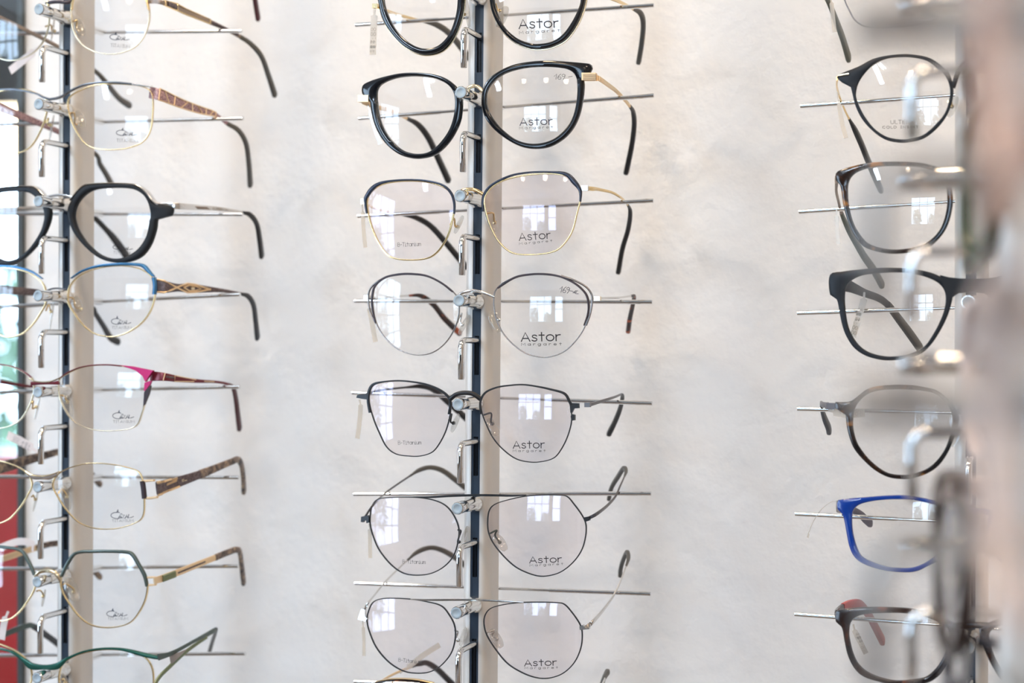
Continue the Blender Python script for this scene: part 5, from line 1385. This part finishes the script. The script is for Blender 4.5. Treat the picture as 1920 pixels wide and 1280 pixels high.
mb.add([at(*e.px(x, y), -0.120) + np.array([0, d, 0]) for d in (0, .0003) for x, y in ((300, 1196), (312, 1205), (304, 1236), (290, 1226))], [(0, 1, 2, 3), (7, 6, 5, 4), (0, 4, 5, 1), (1, 5, 6, 2), (2, 6, 7, 3), (3, 7, 4, 0)])
tag(link_mesh('price_tag', mb, 'tag_film', None, loc=at(*e.px(515, 955), -0.14)), 'thin white thread tag trailing from the bright blue glasses', 'price tag', 'price tags')

# dark tortoise with red arm ends
e = right_pair(R5_, (1525, 880), 'dark tortoise rectangular glasses with red arm ends, bottom of right rail')
e.eye('L', [(611, 910), (620, 832), (660, 787), (740, 762), (900, 754), (1040, 758), (1180, 786), (1288, 831), (1348, 870), (1363, 925), (1338, 1020), (1298, 1110), (1248, 1180), (1180, 1233), (1080, 1253), (960, 1260), (850, 1238), (752, 1198), (682, 1138), (642, 1060), (621, 980)],
      [(506, 752), (522, 731), (620, 718), (740, 709), (900, 709), (1060, 719), (1200, 744), (1320, 790), (1420, 845), (1438, 880), (1422, 960), (1380, 1060), (1332, 1150), (1282, 1225), (1200, 1277), (1080, 1292), (960, 1297), (840, 1272), (718, 1232), (648, 1170), (598, 1070), (573, 960), (558, 875), (535, 835), (506, 815)], 0.004)
e.eye('R', None, None)
e.band([(1380, 860, 60), (1440, 850, 50), (1525, 846, 44), (1610, 850, 50), (1670, 860, 60)], 0.0038)
e.temple([(518, 765, None, 5.0, 2.4), (515, 752, 115, 4.4, 2.2), (560, 715, 98, 4.6, 2.2), (620, 690, 86, 4.8, 2.3), (690, 692, 77, 5.0, 2.4), (755, 770, 66, 5.2, 2.5), (810, 870, 55, 5.6, 2.6), (855, 960, 45, 6.0, 2.7)], 2, 'brown_tortoise', 'red_tip')
e.temple([(0, 0, None, 5.0, 2.4), (2450, 715, 98, 4.6, 2.2), (2380, 692, 77, 5.0, 2.4), (2250, 960, 45, 6.0, 2.7)], 1, 'brown_tortoise', 'red_tip', start=e.mir(e.hinge))
e.done('brown_tortoise')
R_BROWN = e
price_tag(e, [(640, 840), (655, 900), (690, 970), (735, 1060)], 3.0, 'clear printed price tag behind the lens of the red-tipped tortoise glasses', 'tag_film', ('189,00', 0.3, 0.95), mm=100)

# ------------------------------------------------------------------ the rack close to the lens, at the right
def copy_tree(o, parent=None, skip=()):
    c = o.copy()
    COL.objects.link(c)
    if parent is not None:
        c.parent = parent
    for k in list(o.children):
        if k.name.split('.')[0] not in skip:
            copy_tree(k, c, skip)
    return c
PRINTS = ('lens_print', 'signature_print')
def paint(root, table):
    def walk(o):
        nm = o.name.split('.')[0]
        if o.type == 'MESH' and nm in table:
            o.data = o.data.copy()
            o.data.materials[0] = M[table[nm]]
        for k in o.children:
            walk(k)
    walk(root)
ROT = math.radians(-86)
ndir = np.array([math.sin(ROT), -math.cos(ROT), 0])
NEAR = [(np.array([0.3088, -0.4960, 0]), -0.0312), (np.array([0.3261, -0.789, 0]), -0.0336)]
RLAB = ['blurred silver rail of pegs in the right foreground', 'heavily blurred silver rail at the right edge, nearest the viewer']
zc3 = at(863, 367, YR - PEG)[2]
for (pos, dz), lab in zip(NEAR, RLAB):
    r = copy_tree(rail_mid)
    sh = RAILS['C'].lean * 1.35
    r.location = (pos[0] - math.cos(ROT) * sh, pos[1] - math.sin(ROT) * sh, rail_mid.location.z + dz)
    r.rotation_euler = (0, 0, ROT)
    r['label'] = lab
    if dz == NEAR[1][1]:
        paint(r, {'peg': 'dulled_chrome', 'peg_tip': 'dulled_chrome', 'locking_hook': 'dulled_chrome', 'temple_rod': 'dulled_chrome'})  # same chrome parts in a duller colour, so their glints stay low
NG = 'eyeglasses on the foreground rack'
def near(src, k, row, paintmap, label, fwd=0.010):
    pos, dz = NEAR[k]
    z = zc3 + dz - row * 0.0605 + R_BLACK.zc - at(1821, 566, YR - PEG)[2] + 0.0015
    r = copy_tree(src.root, None, PRINTS)
    r.location = (pos[0] + ndir[0] * fwd, pos[1] + ndir[1] * fwd, z)
    r.rotation_euler = (0, 0, ROT)
    r['label'] = label
    r['group'] = NG
    paint(r, paintmap)
    return r
near(R_BLACK, 0, -1, {'front_frame': 'grey_metal', 'temple': 'pearl_acetate', 'temple_tip': 'pearl_acetate'}, 'blurred grey glasses at the top of the foreground rack')
near(R_BLACK, 0, 0, {'front_frame': 'forest_acetate', 'temple': 'forest_acetate', 'temple_tip': 'forest_acetate'}, 'blurred dark green glasses on the foreground rack')
near(R_BLACK, 0, 1, {'front_frame': 'pearl_acetate', 'temple': 'pearl_acetate', 'temple_tip': 'cork_pink'}, 'blurred pink and beige glasses on the foreground rack')
near(R_BLACK, 0, 2, {'front_frame': 'brown_tortoise', 'temple': 'pearl_acetate', 'temple_tip': 'brown_tortoise'}, 'blurred brown and red glasses on the foreground rack', 0.019)
near(R_BROWN, 0, 3, {'front_frame': 'navy_acetate', 'temple': 'navy_acetate', 'temple_tip': 'navy_acetate'}, 'blurred navy glasses low on the foreground rack', 0.016)
near(R_BLACK, 1, -1, {'front_frame': 'pearl_acetate', 'temple': 'pearl_acetate', 'temple_tip': 'pearl_acetate'}, 'pale blurred glasses at the top right edge, nearest the viewer')
near(R_BLACK, 1, 0, {'front_frame': 'cork_pink', 'temple': 'pearl_acetate', 'temple_tip': 'pearl_acetate'}, 'pink blurred glasses at the right edge, nearest the viewer')
near(R_BLACK, 1, 1, {'front_frame': 'pearl_acetate', 'temple': 'cork_pink', 'temple_tip': 'pearl_acetate'}, 'beige blurred glasses low at the right edge, nearest the viewer')
